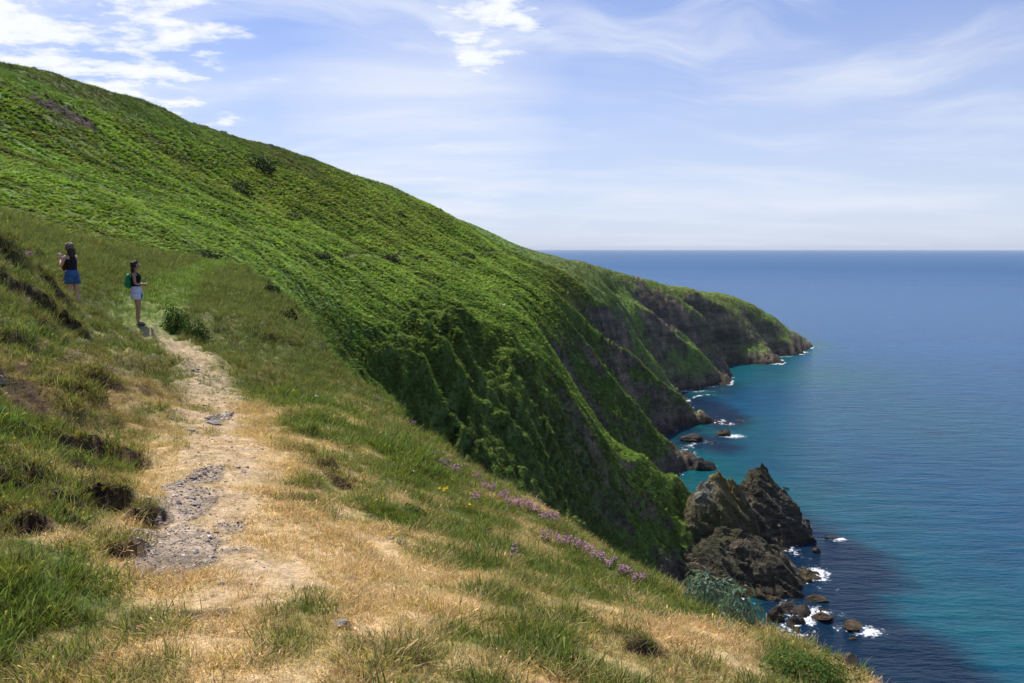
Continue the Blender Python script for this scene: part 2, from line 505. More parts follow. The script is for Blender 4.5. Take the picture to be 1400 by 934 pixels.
# (px, py, half length px, drop m, fade m, facing angle deg)  facing 0 = +X (to the right), -90 = towards the camera
for (px, py, L, A, W, ang) in [
    (412, 578, 12, 0.16, 0.35, -40), (424, 598, 15, 0.20, 0.35, -10), (430, 622, 14, 0.12, 0.4, 0), (446, 640, 15, 0.14, 0.35, -35), (468, 657, 16, 0.14, 0.35, -60), (436, 668, 13, 0.12, 0.3, 20), (432, 692, 13, 0.14, 0.3, -5), (452, 700, 10, 0.10, 0.3, -60), (342, 500, 26, 0.30, 0.5, -75), (388, 468, 25, 0.2, 0.6, -30),
    (70, 680, 30, 0.20, 0.45, -50), (10, 655, 30, 0.22, 0.5, -70), (30, 708, 24, .18, .35, -85), (95, 705, 18, .16, .3, -30), (110, 640, 24, .18, .4, -80), (45, 655, 18, .16, .35, -60), (5, 690, 18, .18, .3, -90), (128, 622, 50, 0.30, 0.5, -50), (148, 680, 26, 0.28, 0.4, -45), (60, 622, 25, 0.20, 0.4, -80),
    (95, 520, 26, 0.28, 0.5, -40), (85, 540, 26, 0.22, 0.5, -50), (55, 430, 42, 0.55, 1.2, -40), (15, 475, 25, 0.30, 0.6, -50), (82, 468, 20, 0.25, 0.4, -40), (100, 458, 26, 0.35, 0.6, -45),
    (128, 436, 12, 0.25, 0.4, -40), (160, 392, 18, 0.55, 0.8, -60), (160, 352, 26, 0.5, 1.0, -80), (205, 358, 16, 0.4, 1.0, -80), (10, 352, 16, 0.5, 1.0, -80), (72, 398, 14, 0.4, 0.7, -60),
    (400, 425, 24, 0.5, 1.2, -60), (360, 440, 16, 0.3, 0.8, -60), (620, 630, 26, 0.35, 0.6, 30), (655, 650, 16, 0.35, 0.5, 20), (775, 735, 16, 0.30, 0.4, 20), (150, 538, 16, 0.2, 0.4, -50),
    (870, 885, 40, 0.08, 0.4, -40), (195, 700, 20, 0.12, 0.3, -40), (168, 745, 20, 0.10, 0.3, -70), (50, 475, 18, .2, .4, -40),
]:
    h = hit(px, py)
    if h:
        SCARPS.append((h[0], h[1], L * 1.3 * math.hypot(h[0], h[1]) / FPX, A * 0.78, W * 0.8, math.radians(ang)))

GZ, MK = terrain(GX, GY, True)

# slopes
def slope_of(Zg):
    dzr = np.gradient(Zg, axis=0) / np.gradient(RG, axis=0)
    dza = np.gradient(Zg, axis=1) / np.maximum(np.gradient(AA, axis=1) * RG, 1e-6)
    return np.hypot(dzr, dza)


SLP = slope_of(GZ)


def interp_grid(G, x, y):
    """value of a terrain grid array at plan positions"""
    az = np.arctan2(x, y)
    r = np.hypot(x, y)
    ja = np.interp(az, AZ, np.arange(len(AZ)))
    ir = np.interp(np.log(np.maximum(r, 1.0)), np.log(RR), np.arange(len(RR)))
    j0 = np.clip(ja.astype(int), 0, len(AZ) - 2)
    i0 = np.clip(ir.astype(int), 0, len(RR) - 2)
    fj, fi = ja - j0, ir - i0
    return (G[i0, j0] * (1 - fi) * (1 - fj) + G[i0 + 1, j0] * fi * (1 - fj) + G[i0, j0 + 1] * (1 - fi) * fj + G[i0 + 1, j0 + 1] * fi * fj)


def blob(px, py, rx, ry, pw=1.0):
    """soft ellipse on the ground, centre given in the picture, radii in metres across / along the view"""
    h = hit(px, py)
    if h is None:
        return 0.0
    return np.exp(-(((GX - h[0]) / rx) ** 2 + ((GY - h[1]) / ry) ** 2) ** pw)


# ------------------------------------------------------------------ ground cover map (what grows or lies where)
near = MK['near']
GR = RG
n1 = fbm(GX / 2.2, GY / 2.2, 21, 4)
n2 = fbm(GX / 0.7, GY / 0.7, 23, 3)
nb = fbm(GX / 30, GY / 30, 25, 4)
nc = fbm(GX / 9, GY / 9, 27, 4)


def lerp(a, b, t):
    t = np.clip(t, 0, 1)[..., None]
    return a * (1 - t) + np.asarray(b) * t


C_DRY = (0.56, 0.40, 0.225)
C_STRAW = (0.38, 0.30, 0.125)
C_GRASS = (0.130, 0.180, 0.034)
C_DULL = (0.175, 0.190, 0.062)
C_DIRT = (0.45, 0.325, 0.21)
C_GRAVEL = (0.25, 0.205, 0.165)
C_EARTH_SHADE = (0.050, 0.033, 0.023)  # bare earth, darkened to stand in for the shadow under turf lips
C_BRACK = (0.148, 0.235, 0.044)
C_BRACKD = (0.082, 0.150, 0.026)
C_HEATH = (0.120, 0.135, 0.044)
C_ROCK = (0.095, 0.080, 0.066)
C_SLOPEG = (0.140, 0.212, 0.048)

# trodden path
PATH = [(420, 934), (380, 850), (330, 780), (290, 700), (300, 640), (300, 600), (290, 560), (285, 520), (250, 480), (215, 462), (203, 446)]
pth = [hit(*q) for q in PATH]


def poly_dist(pts, x, y):
    best = np.full(np.shape(x), 1e9)
    for a, b in zip(pts[:-1], pts[1:]):
        ax, ay, bx, by = a[0], a[1], b[0], b[1]
        dx, dy = bx - ax, by - ay
        t = np.clip(((x - ax) * dx + (y - ay) * dy) / (dx * dx + dy * dy), 0, 1)
        best = np.minimum(best, np.hypot(x - ax - t * dx, y - ay - t * dy))
    return best


pd = poly_dist(pth, GX, GY) + 0.22 * n1 + 0.1 * n2
# --- near: dryness 0 green .. 1 bleached straw
n3 = fbm(GX / 0.28, GY / 0.28, 29, 2)
dry = 0.50 + 0.34 * n1 + 0.52 * n2 + 0.30 * n3
for (px, py, rx, ry, a) in [
    (400, 820, .75, .8, .9), (330, 640, .6, 1.2, .9), (330, 740, .8, .8, .9), (340, 590, .6, 1.5, .8), (230, 770, .6, .4, .6), (250, 480, .9, 3.0, .7),
    (380, 760, .8, .6, .8), (600, 800, .8, .6, .35), (700, 850, .5, .35, .25), (960, 870, .35, .3, .6), (1040, 905, .3, .3, .5), (470, 690, .5, .8, .5), (450, 730, .6, .5, .7),
    (300, 850, .5, .3, .4), (330, 900, .5, .2, .4), (860, 890, .25, .2, .4), (470, 560, .8, 1.0, .25), (500, 880, .3, .2, .3), (210, 560, .5, .8, .4), (500, 770, .5, .5, .4),
    # green
    (70, 800, 1.2, .9, -.9), (60, 900, .9, .4, -.8), (200, 870, .3, .5, -.4), (405, 850, .25, .3, -1.0), (440, 820, .35, .22, -.8), (480, 880, .3, .12, -.8), (640, 870, .4, .25, -.4),
    (560, 700, .7, .6, -.7), (620, 740, .6, .6, -.5), (200, 510, 1.6, 1.4, -.9), (360, 530, 1.3, 1.2, -.5), (580, 640, .8, 1.0, -.5), (500, 600, 1.0, 1.2, -.45), (480, 530, 1.8, 2.5, -.5),
    (250, 410, 4.0, 10., -1.), (380, 470, 3.0, 5.0, -.7), (90, 480, 2.2, 3.0, -.15), (60, 610, .5, .4, -.5), (740, 780, .6, .6, -.3), (720, 890, .5, .3, -.4), (850, 830, .4, .4, -.2),
    (60, 400, 6, 8, -.3), (150, 600, .8, .8, -.1),
]:
    dry = dry + (a * 0.52 if a > 0 else a * 0.45) * blob(px, py, rx, ry)
dry = dry - 0.45 * sstep(26, 40, GR) + .35 * sstep(.9, .3, pd)
g = lerp(np.zeros(GX.shape + (3,)) + C_GRASS, C_STRAW, sstep(0.20, 0.60, dry))
g = lerp(g, C_DRY, sstep(0.65, 1.05, dry))
rust = sstep(-.35, .3, n1 + .6 * n2) * sstep(-2.4, -3.8, GX + .1 * (GY - 6)) * sstep(20, 12, GR) * sstep(3.9, 4.8, GR)
g = lerp(g, (0.27, 0.165, 0.075), rust * .7)
g = lerp(g, C_DULL, sstep(-3.0, -4.8, GX) * sstep(9, 14, GR) * 0.75)
pathm = sstep(0.44 + .008 * GR, 0.08 + .004 * GR, pd + .12 * n2) * 0.8 * sstep(3.4, 4.6, GR)
gravm = np.zeros(GX.shape)
for (px, py, rx, ry) in [(232, 765, .24, .24), (230, 730, .27, .35), (246, 690, .22, .4), (268, 655, .15, .5), (298, 745, .20, .12), (300, 572, .11, .4), (275, 515, .10, .35), (312, 715, .1, .1)]:
    gravm = np.maximum(gravm, blob(px, py, rx, ry, 1.6))
# the turf between blades is darker thatch
g = lerp(g, np.array([.07, .065, .03]), sstep(.75, .2, dry) * .45)
gravm = sstep(0.24, 0.50, gravm + 0.22 * n2 + 0.12 * n1)
pd2 = poly_dist([hit(203, 446), hit(215, 420), hit(235, 395), hit(262, 372), hit(300, 360), hit(345, 357)], GX, GY)
gp = sstep(1.3, 0.5, pd2 + 0.3 * n1) * sstep(22, 24, GR) * near
g = lerp(g, C_DIRT, pathm)
g = lerp(g, (0.17, 0.22, 0.055), gp * 0.8)
g = lerp(g, C_GRAVEL, gravm)
earthm = np.clip(MK['earth'] * 1.1 + (0.45 * n2 + .3 * n3) * (MK['earth'] > .05), 0, 1)
for (px, py, rx, ry) in [(860, 880, .28, .22), (290, 850, .2, .1), (840, 870, .1, .1), (560, 720, .3, .1), (180, 740, .15, .1), (12, 530, .35, .5), (-5, 535, .5, .7), (25, 505, .15, .2)]:
    earthm = np.maximum(earthm, sstep(0.35, 0.7, blob(px, py, rx, ry) + .3 * n2) * 0.85)
earthm = np.maximum(earthm, sstep(1.7, 2.6, SLP) * (GR < 60) * (MK['bd'] < 0.5) * 0.9)
g = lerp(g, C_EARTH_SHADE, earthm * sstep(0.15, 0.5, earthm))

# --- far hillside
Fh = GZ                                    # height relative to the eye
bright = sstep(-26, -14, Fh + 5 * nb) * sstep(26, 16, Fh + 7 * nb)
f = lerp(np.zeros(GX.shape + (3,)) + C_SLOPEG, C_BRACK, bright)
heath = sstep(15, 25, Fh + 9 * nb + 5 * nc + 0.02 * (GY - 200)) * 0.9
streak = fbm((GX * .8 + GY * .25) / 34, (GY - GX * .3) / 7, 51, 4)
ridge_band = np.maximum(sstep(0.05, 0.5, nc + 0.6 * nb) * sstep(4, 14, Fh) * 0.75, sstep(.15, .5, streak) * sstep(2, 10, Fh) * .8)
f = lerp(f, C_HEATH, np.maximum(heath, ridge_band))
f = lerp(f, (0.165, 0.215, 0.042), blob(440, 265, 9, 60) * .8 + blob(560, 310, 9, 60) * .8 + blob(330, 235, 8, 35) * .7 + blob(100, 300, 8, 14) * .4)
f = lerp(f, C_BRACKD, sstep(0.1, 0.5, nc - 0.4 * nb) * 0.65)
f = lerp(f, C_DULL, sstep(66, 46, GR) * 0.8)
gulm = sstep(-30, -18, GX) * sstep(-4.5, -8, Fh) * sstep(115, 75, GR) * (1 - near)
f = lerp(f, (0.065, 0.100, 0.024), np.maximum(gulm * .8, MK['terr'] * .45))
trail = poly_dist([hit(*q) for q in [(470, 353), (520, 356), (600, 356), (660, 350), (700, 347), (745, 347)]], GX, GY)
f = lerp(f, (0.15, 0.17, 0.055), sstep(.9, 0.3, trail + .5 * nc) * (GR > 60) * .7)
headg = sstep(420, 455, GY) * sstep(-48, -40, Fh)
f = lerp(f, (0.135, 0.185, 0.036), headg)
f = lerp(f, C_HEATH, headg * sstep(0.1, 0.5, nc) * .7)
coastm = sstep(-2, 20, GX) * sstep(92, 125, GY)
f = lerp(f, C_HEATH, coastm * (1 - headg) * sstep(-30, -8, Fh) * sstep(250, 330, GY) * 0.6)
rk = sstep(1.9, 2.7, SLP + 0.5 * nc) * sstep(-8, -22, Fh) * (GR > 70)
rk = np.maximum(rk, sstep(-57, -65, Fh + 5 * nb + 4 * nc) * sstep(200, 260, GY))
rk = np.maximum(rk, sstep(-61, -66, Fh + 3 * nc))
rk = np.maximum(rk, coastm * sstep(0.42, 0.12, MK['spur'] + 0.5 * nc) * sstep(-14, -28, Fh) * sstep(.9, 1.3, SLP) * .85)
rk = np.maximum(rk, sstep(430, 450, GY) * sstep(1.15, 1.6, SLP + .4 * nc) * (GR < 700) * .9)
for (px, py, rx, ry) in [(100, 160, 3.5, 8), (80, 150, 3, 5), (115, 172, 2.5, 4), (885, 405, 12, 18), (905, 430, 12, 18), (925, 425, 8, 16), (950, 455, 9, 12), (900, 455, 9, 15)]:
    rk = np.maximum(rk, sstep(0.45, 0.75, blob(px, py, rx, ry) + 0.4 * nc))
rk = np.maximum(rk, sstep(.35, .7, fbm(GX / 5, GY / 5, 53, 4) + .25 * nb) * sstep(13, 22, Fh) * .55)
rk = rk * (1 - near) * (1 - .92 * MK['terr'])
rockc = lerp(np.zeros(GX.shape + (3,)) + C_ROCK, (0.17, 0.135, 0.10), sstep(0, 0.7, nc + .3 * nb))
rockc = lerp(rockc, (0.035, 0.030, 0.028), sstep(-66, -69.5, Fh))
rockc = lerp(rockc, (0.075, 0.062, 0.045), sstep(0, 5, Fh))
f = f * (1 - rk[..., None]) + rockc * rk[..., None]
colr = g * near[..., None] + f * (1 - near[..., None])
roughm = np.maximum(rk, np.maximum(earthm, gravm) * near)

# finer relief where bare rock shows
GZ = GZ + (rk * (0.9 * ridged(GX / 4.3, GY / 4.3, 31, 3) - 0.5) * sstep(60, 90, GR) * sstep(-80, -71, GZ))
GZ = GZ + earthm * near * (0.035 * fbm(GX / 0.11, GY / 0.11, 35, 3) + 0.02 * ridged(GX / 0.25, GY / 0.25, 36, 2))
GZ = GZ + (gravm * near * 0.012 * perlin(GX / 0.05, GY / 0.05, 33))


# ------------------------------------------------------------------ mesh helpers
def mesh_np(name, V, Fq, mt=None, smooth=True, attrs=None):
    me = bpy.data.meshes.new(name)
    V = np.ascontiguousarray(V, dtype=np.float32)
    me.vertices.add(len(V))
    me.vertices.foreach_set('co', V.ravel())
    k = Fq.shape[1]
    me.loops.add(Fq.size)
    me.loops.foreach_set('vertex_index', np.ascontiguousarray(Fq, dtype=np.int32).ravel())
    me.polygons.add(len(Fq))
    me.polygons.foreach_set('loop_start', np.arange(0, Fq.size, k, dtype=np.int32))
    me.polygons.foreach_set('loop_total', np.full(len(Fq), k, dtype=np.int32))
    me.update(calc_edges=True)
    me.polygons.foreach_set('use_smooth', np.full(len(Fq), smooth))
    for an, (typ, arr) in (attrs or {}).items():
        a = me.attributes.new(an, typ, 'POINT')
        key = {'FLOAT': 'value', 'FLOAT_COLOR': 'color', 'FLOAT_VECTOR': 'vector', 'INT': 'value'}[typ]
        a.data.foreach_set(key, np.ascontiguousarray(arr, dtype=np.int32 if typ == 'INT' else np.float32).ravel())
    if mt: me.materials.append(mt)
    return me


def link(name, me, parent=None, loc=None):
    o = bpy.data.objects.new(name, me)
    COL.objects.link(o)
    if parent: o.parent = parent
    if loc is not None: o.location = loc
    return o


def tag(o, label=None, cat=None, group=None, kind=None):
    if label: o['label'] = label
    if cat: o['category'] = cat
    if group: o['group'] = group
    if kind: o['kind'] = kind
    return o


# ------------------------------------------------------------------ ground materials
def ground_material(name, sc1, sc2, bump, dist):
    m, t = mat(name)
    p = t.pos()
    a = t.attr('col')
    rk_ = t.attr('rock').outputs['Fac']
    nA = t.noise(p, sc1, 6, 0.65)
    nB = t.noise(p, sc2, 4, 0.6)
    c = t.mix(t.mapr(nA, 0.3, 0.7), (0.62, 0.62, 0.62, 1), (1.35, 1.35, 1.3, 1))
    c2 = t.mix(t.mapr(nB, 0.35, 0.65), (0.72, 0.74, 0.7, 1), (1.25, 1.25, 1.25, 1))
    base = t.mix(1.0, a.outputs['Color'], c, 'MULTIPLY')
    base = t.mix(1.0, base, c2, 'MULTIPLY')
    # tilted beds in bare rock
    mp = t.n('ShaderNodeMapping', {'Vector': p, 'Rotation': (math.radians(35), math.radians(50), math.radians(15)), 'Scale': (0.15, 0.15, 1.0)}).outputs[0]
    nR = t.noise(mp, sc2 * 0.5, 8, 0.7)
    rc = t.mix(t.mapr(nR, 0.35, 0.68), (0.45, 0.43, 0.42, 1), (1.9, 1.75, 1.55, 1))
    base = t.mix(rk_, base, t.mix(1.0, base, rc, 'MULTIPLY'))
    h = t.math('ADD', t.math('MULTIPLY', nA, 0.6), t.math('ADD', nB, t.math('MULTIPLY', nR, t.math('MULTIPLY', rk_, 1.6))))
    bp = t.n('ShaderNodeBump', {'Height': h, 'Strength': bump, 'Distance': dist})
    bs = t.n('ShaderNodeBsdfPrincipled', {'Base Color': base, 'Roughness': 0.9, 'Specular IOR Level': 0.15, 'Normal': bp})
    out(t, bs)
    return m


M_NEAR = ground_material('turf_and_earth', 38.0, 9.0, 0.9, 0.03)
M_FAR = ground_material('hillside_cover', 1.4, 0.42, 1.0, 1.0)

# split the sheet into the near ground, the trodden path and the far hillside
nr, na = GX.shape
idx = np.arange(nr * na).reshape(nr, na)
quads = np.stack([idx[:-1, :-1], idx[:-1, 1:], idx[1:, 1:], idx[1:, :-1]], -1).reshape(-1, 4)
ALLV = np.stack([GX, GY, GZ + EYE], -1).reshape(-1, 3)
colA = np.concatenate([colr, np.ones(GX.shape + (1,))], -1).reshape(-1, 4)
rockA = roughm.ravel()
qn = near.ravel()[quads].mean(1) > 0.5
qp = (np.maximum(gravm, pathm * 1.2).ravel()[quads].mean(1) > 0.5) & qn & (GX.ravel()[quads[:, 0]] > -6.5)
qsea = GZ.ravel()[quads].max(1) < -80.5


def submesh(name, sel, mt):
    q = quads[sel]
    u, inv = np.unique(q, return_inverse=True)
    me = mesh_np(name, ALLV[u], inv.reshape(-1, 4), mt, True, {'col': ('FLOAT_COLOR', colA[u]), 'rock': ('FLOAT', rockA[u])})
    return link(name, me)


o = submesh('ground', qn & ~qp, M_NEAR); tag(o, 'dry and green turf slope in the foreground', kind='structure')
o = submesh('path', qp, M_NEAR); tag(o, 'trodden gravel and straw footpath', kind='structure')
o = submesh('hillside', ~qn & ~qsea, M_FAR); tag(o, 'bracken covered hillside falling to sea cliffs', kind='structure')

# ------------------------------------------------------------------ sea
sa = np.radians(np.concatenate([np.linspace(-180, -37, 40)[:-1], np.linspace(-37, 37, 520), np.linspace(37, 180, 40)[1:]]))
sr = np.concatenate([np.exp(np.linspace(math.log(20), math.log(900), 420)), np.exp(np.linspace(math.log(920), math.log(45000), 60))])
SA, SR = np.meshgrid(sa, sr)
SX, SY = SR * np.sin(SA), SR * np.cos(SA)
inner = SR < 1000
dep = np.full(SX.shape, -40.0)
dep[inner] = np.minimum(far_f(SX[inner], SY[inner]) + EYE, 5)
shore = np.full(SX.shape, -40.0)
shore[inner] = interp_grid(GZ, SX[inner], SY[inner]) + EYE
sn1 = fbm(SX / 40, SY / 40, 41, 4)
sn2 = fbm(SX / 9, SY / 9, 43, 3)
shallow = sstep(-14.0, -1.0, dep + 3 * sn1)
dark_patch = np.zeros(SX.shape)  # soft dark patches laid into the water colour


def sblob(px, py, rx, ry, pw=1.0):
    h = seahit(px, py)
    return np.exp(-(((SX - h[0]) / rx) ** 2 + ((SY - h[1]) / ry) ** 2) ** pw)


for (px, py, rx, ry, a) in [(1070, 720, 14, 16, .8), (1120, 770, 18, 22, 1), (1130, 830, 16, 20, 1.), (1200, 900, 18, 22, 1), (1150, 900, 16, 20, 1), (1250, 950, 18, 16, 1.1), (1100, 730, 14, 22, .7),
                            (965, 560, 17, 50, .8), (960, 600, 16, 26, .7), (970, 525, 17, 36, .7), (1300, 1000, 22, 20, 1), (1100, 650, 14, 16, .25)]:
    dark_patch = np.maximum(dark_patch, a * sblob(px, py, rx, ry, 1.5))
dark_patch = sstep(0.15, 0.75, dark_patch + 0.28 * sn1 + 0.12 * sn2)
teal = np.maximum(shallow * 0.9, 0)
for (px, py, rx, ry, a) in [(1060, 510, 70, 70, .8), (1000, 500, 50, 40, .9), (1200, 560, 70, 120, .35), (1040, 610, 30, 60, .45), (1320, 850, 40, 40, .55), (1180, 700, 30, 50, .4), (1070, 730, 8, 10, .6), (1050, 815, 12, 8, .6), (1230, 780, 22, 30, .5)]:
    teal = np.maximum(teal, a * sblob(px, py, rx, ry))
foam = sstep(-2.6, -0.4, shore) * (np.abs(SA) < .62) * np.clip(.52 + .9 * fbm(SX / 16, SY / 16, 47, 3), 0, .85)


def sea_color():
    deep = np.zeros(SX.shape + (3,)) + (0.002, 0.070, 0.180)
    mid = lerp(deep, (0.003, 0.055, 0.120), sstep(700, 200, SR))
    c = lerp(mid, (0.003, 0.080, 0.084), teal)
    c = lerp(c, (0.004, 0.013, 0.036), dark_patch * 0.92)
    return c


FOAM_AT = []     # (x, y, rx, ry, angle, strength) filled by the rocks; the sheet is built after them


def build_sea():
    global foam
    for (x, y, rx, ry, ang, st) in FOAM_AT:
        ca, sn = math.cos(ang), math.sin(ang)
        dx, dy = SX - x, SY - y
        u, v = (dx * ca + dy * sn) / rx, (-dx * sn + dy * ca) / ry
        foam = np.maximum(foam, st * np.exp(-(u * u + v * v)))
    V = np.stack([SX, SY, np.zeros(SX.shape)], -1).reshape(-1, 3)
    n_r, n_a = SX.shape
    ii = np.arange(n_r * n_a).reshape(n_r, n_a)
    q = np.stack([ii[:-1, :-1], ii[:-1, 1:], ii[1:, 1:], ii[1:, :-1]], -1).reshape(-1, 4)
    m, t = mat('sea_water')
    p = t.pos()
    a = t.attr('col')
    fo = t.attr('foam').outputs['Fac']
    dist = t.n('ShaderNodeVectorMath', {0: p}, operation='LENGTH').outputs['Value']
    swell = t.noise(t.n('ShaderNodeMapping', {'Vector': p, 'Rotation': (0, 0, math.radians(15)), 'Scale': (0.28, 1.0, 1.0)}).outputs[0], 0.22, 5, 0.62)
    chop = t.noise(t.n('ShaderNodeMapping', {'Vector': p, 'Rotation': (0, 0, math.radians(-12)), 'Scale': (0.5, 1.0, 1.0)}).outputs[0], 0.9, 5, 0.6)
    wind = t.noise(t.n('ShaderNodeMapping', {'Vector': p, 'Rotation': (0, 0, math.radians(10)), 'Scale': (0.12, 1.0, 1.0)}).outputs[0], 0.012, 4, 0.6)
    h = t.math('ADD', t.math('MULTIPLY', swell, 1.6), t.math('MULTIPLY', chop, 0.42))
    bp = t.n('ShaderNodeBump', {'Height': h, 'Strength': 0.75, 'Distance': 1.2})
    wv = t.mix(t.mapr(t.math('ADD', t.math('MULTIPLY', swell, 0.6), t.math('MULTIPLY', chop, 0.4)), 0.36, 0.66), (0.62, 0.70, 0.80, 1), (1.35, 1.25, 1.18, 1))
    wc = t.mix(t.mapr(wind, 0.35, 0.65), (0.88, 0.92, 0.95, 1), (1.12, 1.1, 1.06, 1))
    base = t.mix(1.0, t.mix(1.0, a.outputs['Color'], wv, 'MULTIPLY'), wc, 'MULTIPLY')
    fn = t.noise(p, 1.1, 7, 0.72)
    ff = t.mapr(t.math('ADD', fn, t.math('MULTIPLY', fo, 0.45)), 0.72, 0.90, 0.0, 1.0, True)
    ff = t.math('MULTIPLY', ff, t.mapr(fo, 0.02, 0.2))
    base2 = t.mix(ff, base, (0.75, 0.78, 0.80, 1))
    rough = t.math('ADD', t.mapr(dist, 150, 3000, 0.16, 0.36), t.math('MULTIPLY', ff, 0.4))
    bs = t.n('ShaderNodeBsdfPrincipled', {'Base Color': base2, 'Roughness': rough, 'IOR': 1.333, 'Normal': bp, 'Specular IOR Level': 0.12})
    out(t, bs)
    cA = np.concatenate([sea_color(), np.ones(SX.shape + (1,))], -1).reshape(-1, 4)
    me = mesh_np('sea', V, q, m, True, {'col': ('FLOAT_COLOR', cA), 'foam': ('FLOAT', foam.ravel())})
    tag(link('sea', me), 'blue green sea with dark patches and faint swell', kind='structure')


# ------------------------------------------------------------------ leaf material and scatter helper
def leaf_material(name, transl=0.35, rough=0.75, inst=True, color=(0.1, 0.16, 0.03), spec=0.07):
    m, t = mat(name)
    sh = t.attr('shade').outputs['Color']
    base = t.attr('tint', True).outputs['Color'] if inst else (*color, 1)
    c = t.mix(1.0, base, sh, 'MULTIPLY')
    d = t.n('ShaderNodeBsdfPrincipled', {'Base Color': c, 'Roughness': rough, 'Specular IOR Level': spec})
    tr = t.n('ShaderNodeBsdfTranslucent', {'Color': t.mix(1.0, c, (1.08, 1.32, 0.72, 1), 'MULTIPLY')})
    mx = t.n('ShaderNodeMixShader', {0: transl, 1: d.outputs[0], 2: tr.outputs[0]})
    out(t, mx.outputs[0])
    return m


M_BLADE = leaf_material('grass_blade', 0.38)
M_LEAF = leaf_material('hill_leaf', 0.32)
M_PEB = leaf_material('slate_chip', 0.0, 0.85)
SRC = bpy.data.collections.new("scatter_sources")      # not linked to the scene


def blades(n, h0, h1, wd, spread, lean, seed, seg=3, headed=0.0):
    """tuft of n curved tapering blades -> V, quads(tris padded), shade"""
    r = np.random.default_rng(seed)
    V, Q, S = [], [], []
    for i in range(n):
        a = r.uniform(0, 2 * PI)
        rad = spread * math.sqrt(r.random())
        bx, by = rad * math.cos(a), rad * math.sin(a)
        h = r.uniform(h0, h1)
        la = a + r.normal() * 0.9
        ln = h * lean * r.uniform(0.3, 1.3)
        wa = r.uniform(0, PI)
        wx, wy = math.cos(wa) * wd / 2, math.sin(wa) * wd / 2
        k = len(V)
        sh = r.uniform(0.6, 1.35)
        tint = r.uniform(0.9, 1.12)
        hd = r.random() < headed
        for s in range(seg + 1):
            q = s / seg
            cx_, cy_ = bx + math.cos(la) * ln * q ** 1.8, by + math.sin(la) * ln * q ** 1.8
            cz_ = h * (q - 0.25 * lean * q * q) - 0.012
            ww = (1 - q ** 2.2 * 0.92) if not hd else (0.4 if q < .7 else 1.7)
            V += [(cx_ - wx * ww, cy_ - wy * ww, cz_), (cx_ + wx * ww, cy_ + wy * ww, cz_)]
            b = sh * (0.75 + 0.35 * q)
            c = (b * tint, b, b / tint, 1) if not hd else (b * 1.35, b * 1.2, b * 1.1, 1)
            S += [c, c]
        for s in range(seg):
            Q.append((k + 2 * s, k + 2 * s + 1, k + 2 * s + 3, k + 2 * s + 2))
    return np.array(V), np.array(Q), np.array(S)


def leaf_dome(n, rad, hgt, ls, seed, aspect=0.45, up=0.6, droop=0.3, fill=0.35):
    """dome of separate leaf faces"""
    r = np.random.default_rng(seed)
    V, Q, S = [], [], []
    for i in range(n):
        a = r.uniform(0, 2 * PI)
        ph = math.acos(r.uniform(0.0, 1.0))
        rr = 1 - fill * r.random() ** 2
        lump = 1 + 0.22 * math.sin(3 * a + seed) * math.sin(2 * ph + seed * .7)
        c = np.array([math.sin(ph) * math.cos(a) * rad * rr * lump, math.sin(ph) * math.sin(a) * rad * rr * lump, math.cos(ph) * hgt * rr * lump])
        nrm = np.array([math.sin(ph) * math.cos(a), math.sin(ph) * math.sin(a), math.cos(ph) + up]) + r.normal(size=3) * 0.45
        nrm /= np.linalg.norm(nrm)
        d = np.array([math.cos(a), math.sin(a), -droop]) + r.normal(size=3) * 0.5
        d -= nrm * (d @ nrm)
        d /= np.linalg.norm(d)
        s = np.cross(nrm, d)
        L = ls * r.uniform(0.6, 1.4)
        W = L * aspect
        k = len(V)
        V += [c - d * L * .5, c + s * W * .5, c + d * L * .6 - nrm * L * 0.12, c - s * W * .5]
        b = r.uniform(0.65, 1.35)
        yl = r.uniform(0.85, 1.25)
        S += [(b * yl, b, b * .9, 1)] * 4
        Q.append((k, k + 1, k + 2, k + 3))
    return np.array(V), np.array(Q), np.array(S)


def fern_clump(nf, L, seed):
    """bracken: arching fronds, each a row of leaflets either side of a stalk"""
    r = np.random.default_rng(seed)
    V, Q, S = [], [], []
    for i in range(nf):
        a = r.uniform(0, 2 * PI)
        base = np.array([r.normal() * .15, r.normal() * .15, 0]) * L
        ln = L * r.uniform(.7, 1.15)
        hh = L * r.uniform(.45, .8)
        dirv = np.array([math.cos(a), math.sin(a), 0])
        sv = np.array([-math.sin(a), math.cos(a), 0])
        sh = r.uniform(.7, 1.3)
        yl = r.uniform(.85, 1.25)
        m_ = 5
        for j in range(m_):
            q = (j + .6) / m_
            p = base + dirv * ln * q + np.array([0, 0, hh * (1.7 * q - 1.25 * q * q) + .15 * L])
            w_ = ln * .42 * (1 - q) ** .7 + .03 * L
            t_ = ln * .5 / m_
            for sg in (-1, 1):
                k = len(V)
                tip = p + sv * sg * w_ + dirv * w_ * .35 + np.array([0, 0, -w_ * .22 + r.normal() * .03 * L])
                V += [p - dirv * t_, p + dirv * t_, tip + dirv * t_ * .3, tip - dirv * t_ * .5]
                b = sh * r.uniform(.8, 1.2)
                S += [(b * yl, b, b * .8, 1)] * 4
                Q.append((k, k + 1, k + 2, k + 3))
    return np.array(V), np.array(Q), np.array(S)


def source(name, geo, mt, smooth=False):
    me = mesh_np(name, geo[0], geo[1], mt, smooth, {'shade': ('FLOAT_COLOR', geo[2])})
    o = bpy.data.objects.new(name, me)
    SRC.objects.link(o)
    return o


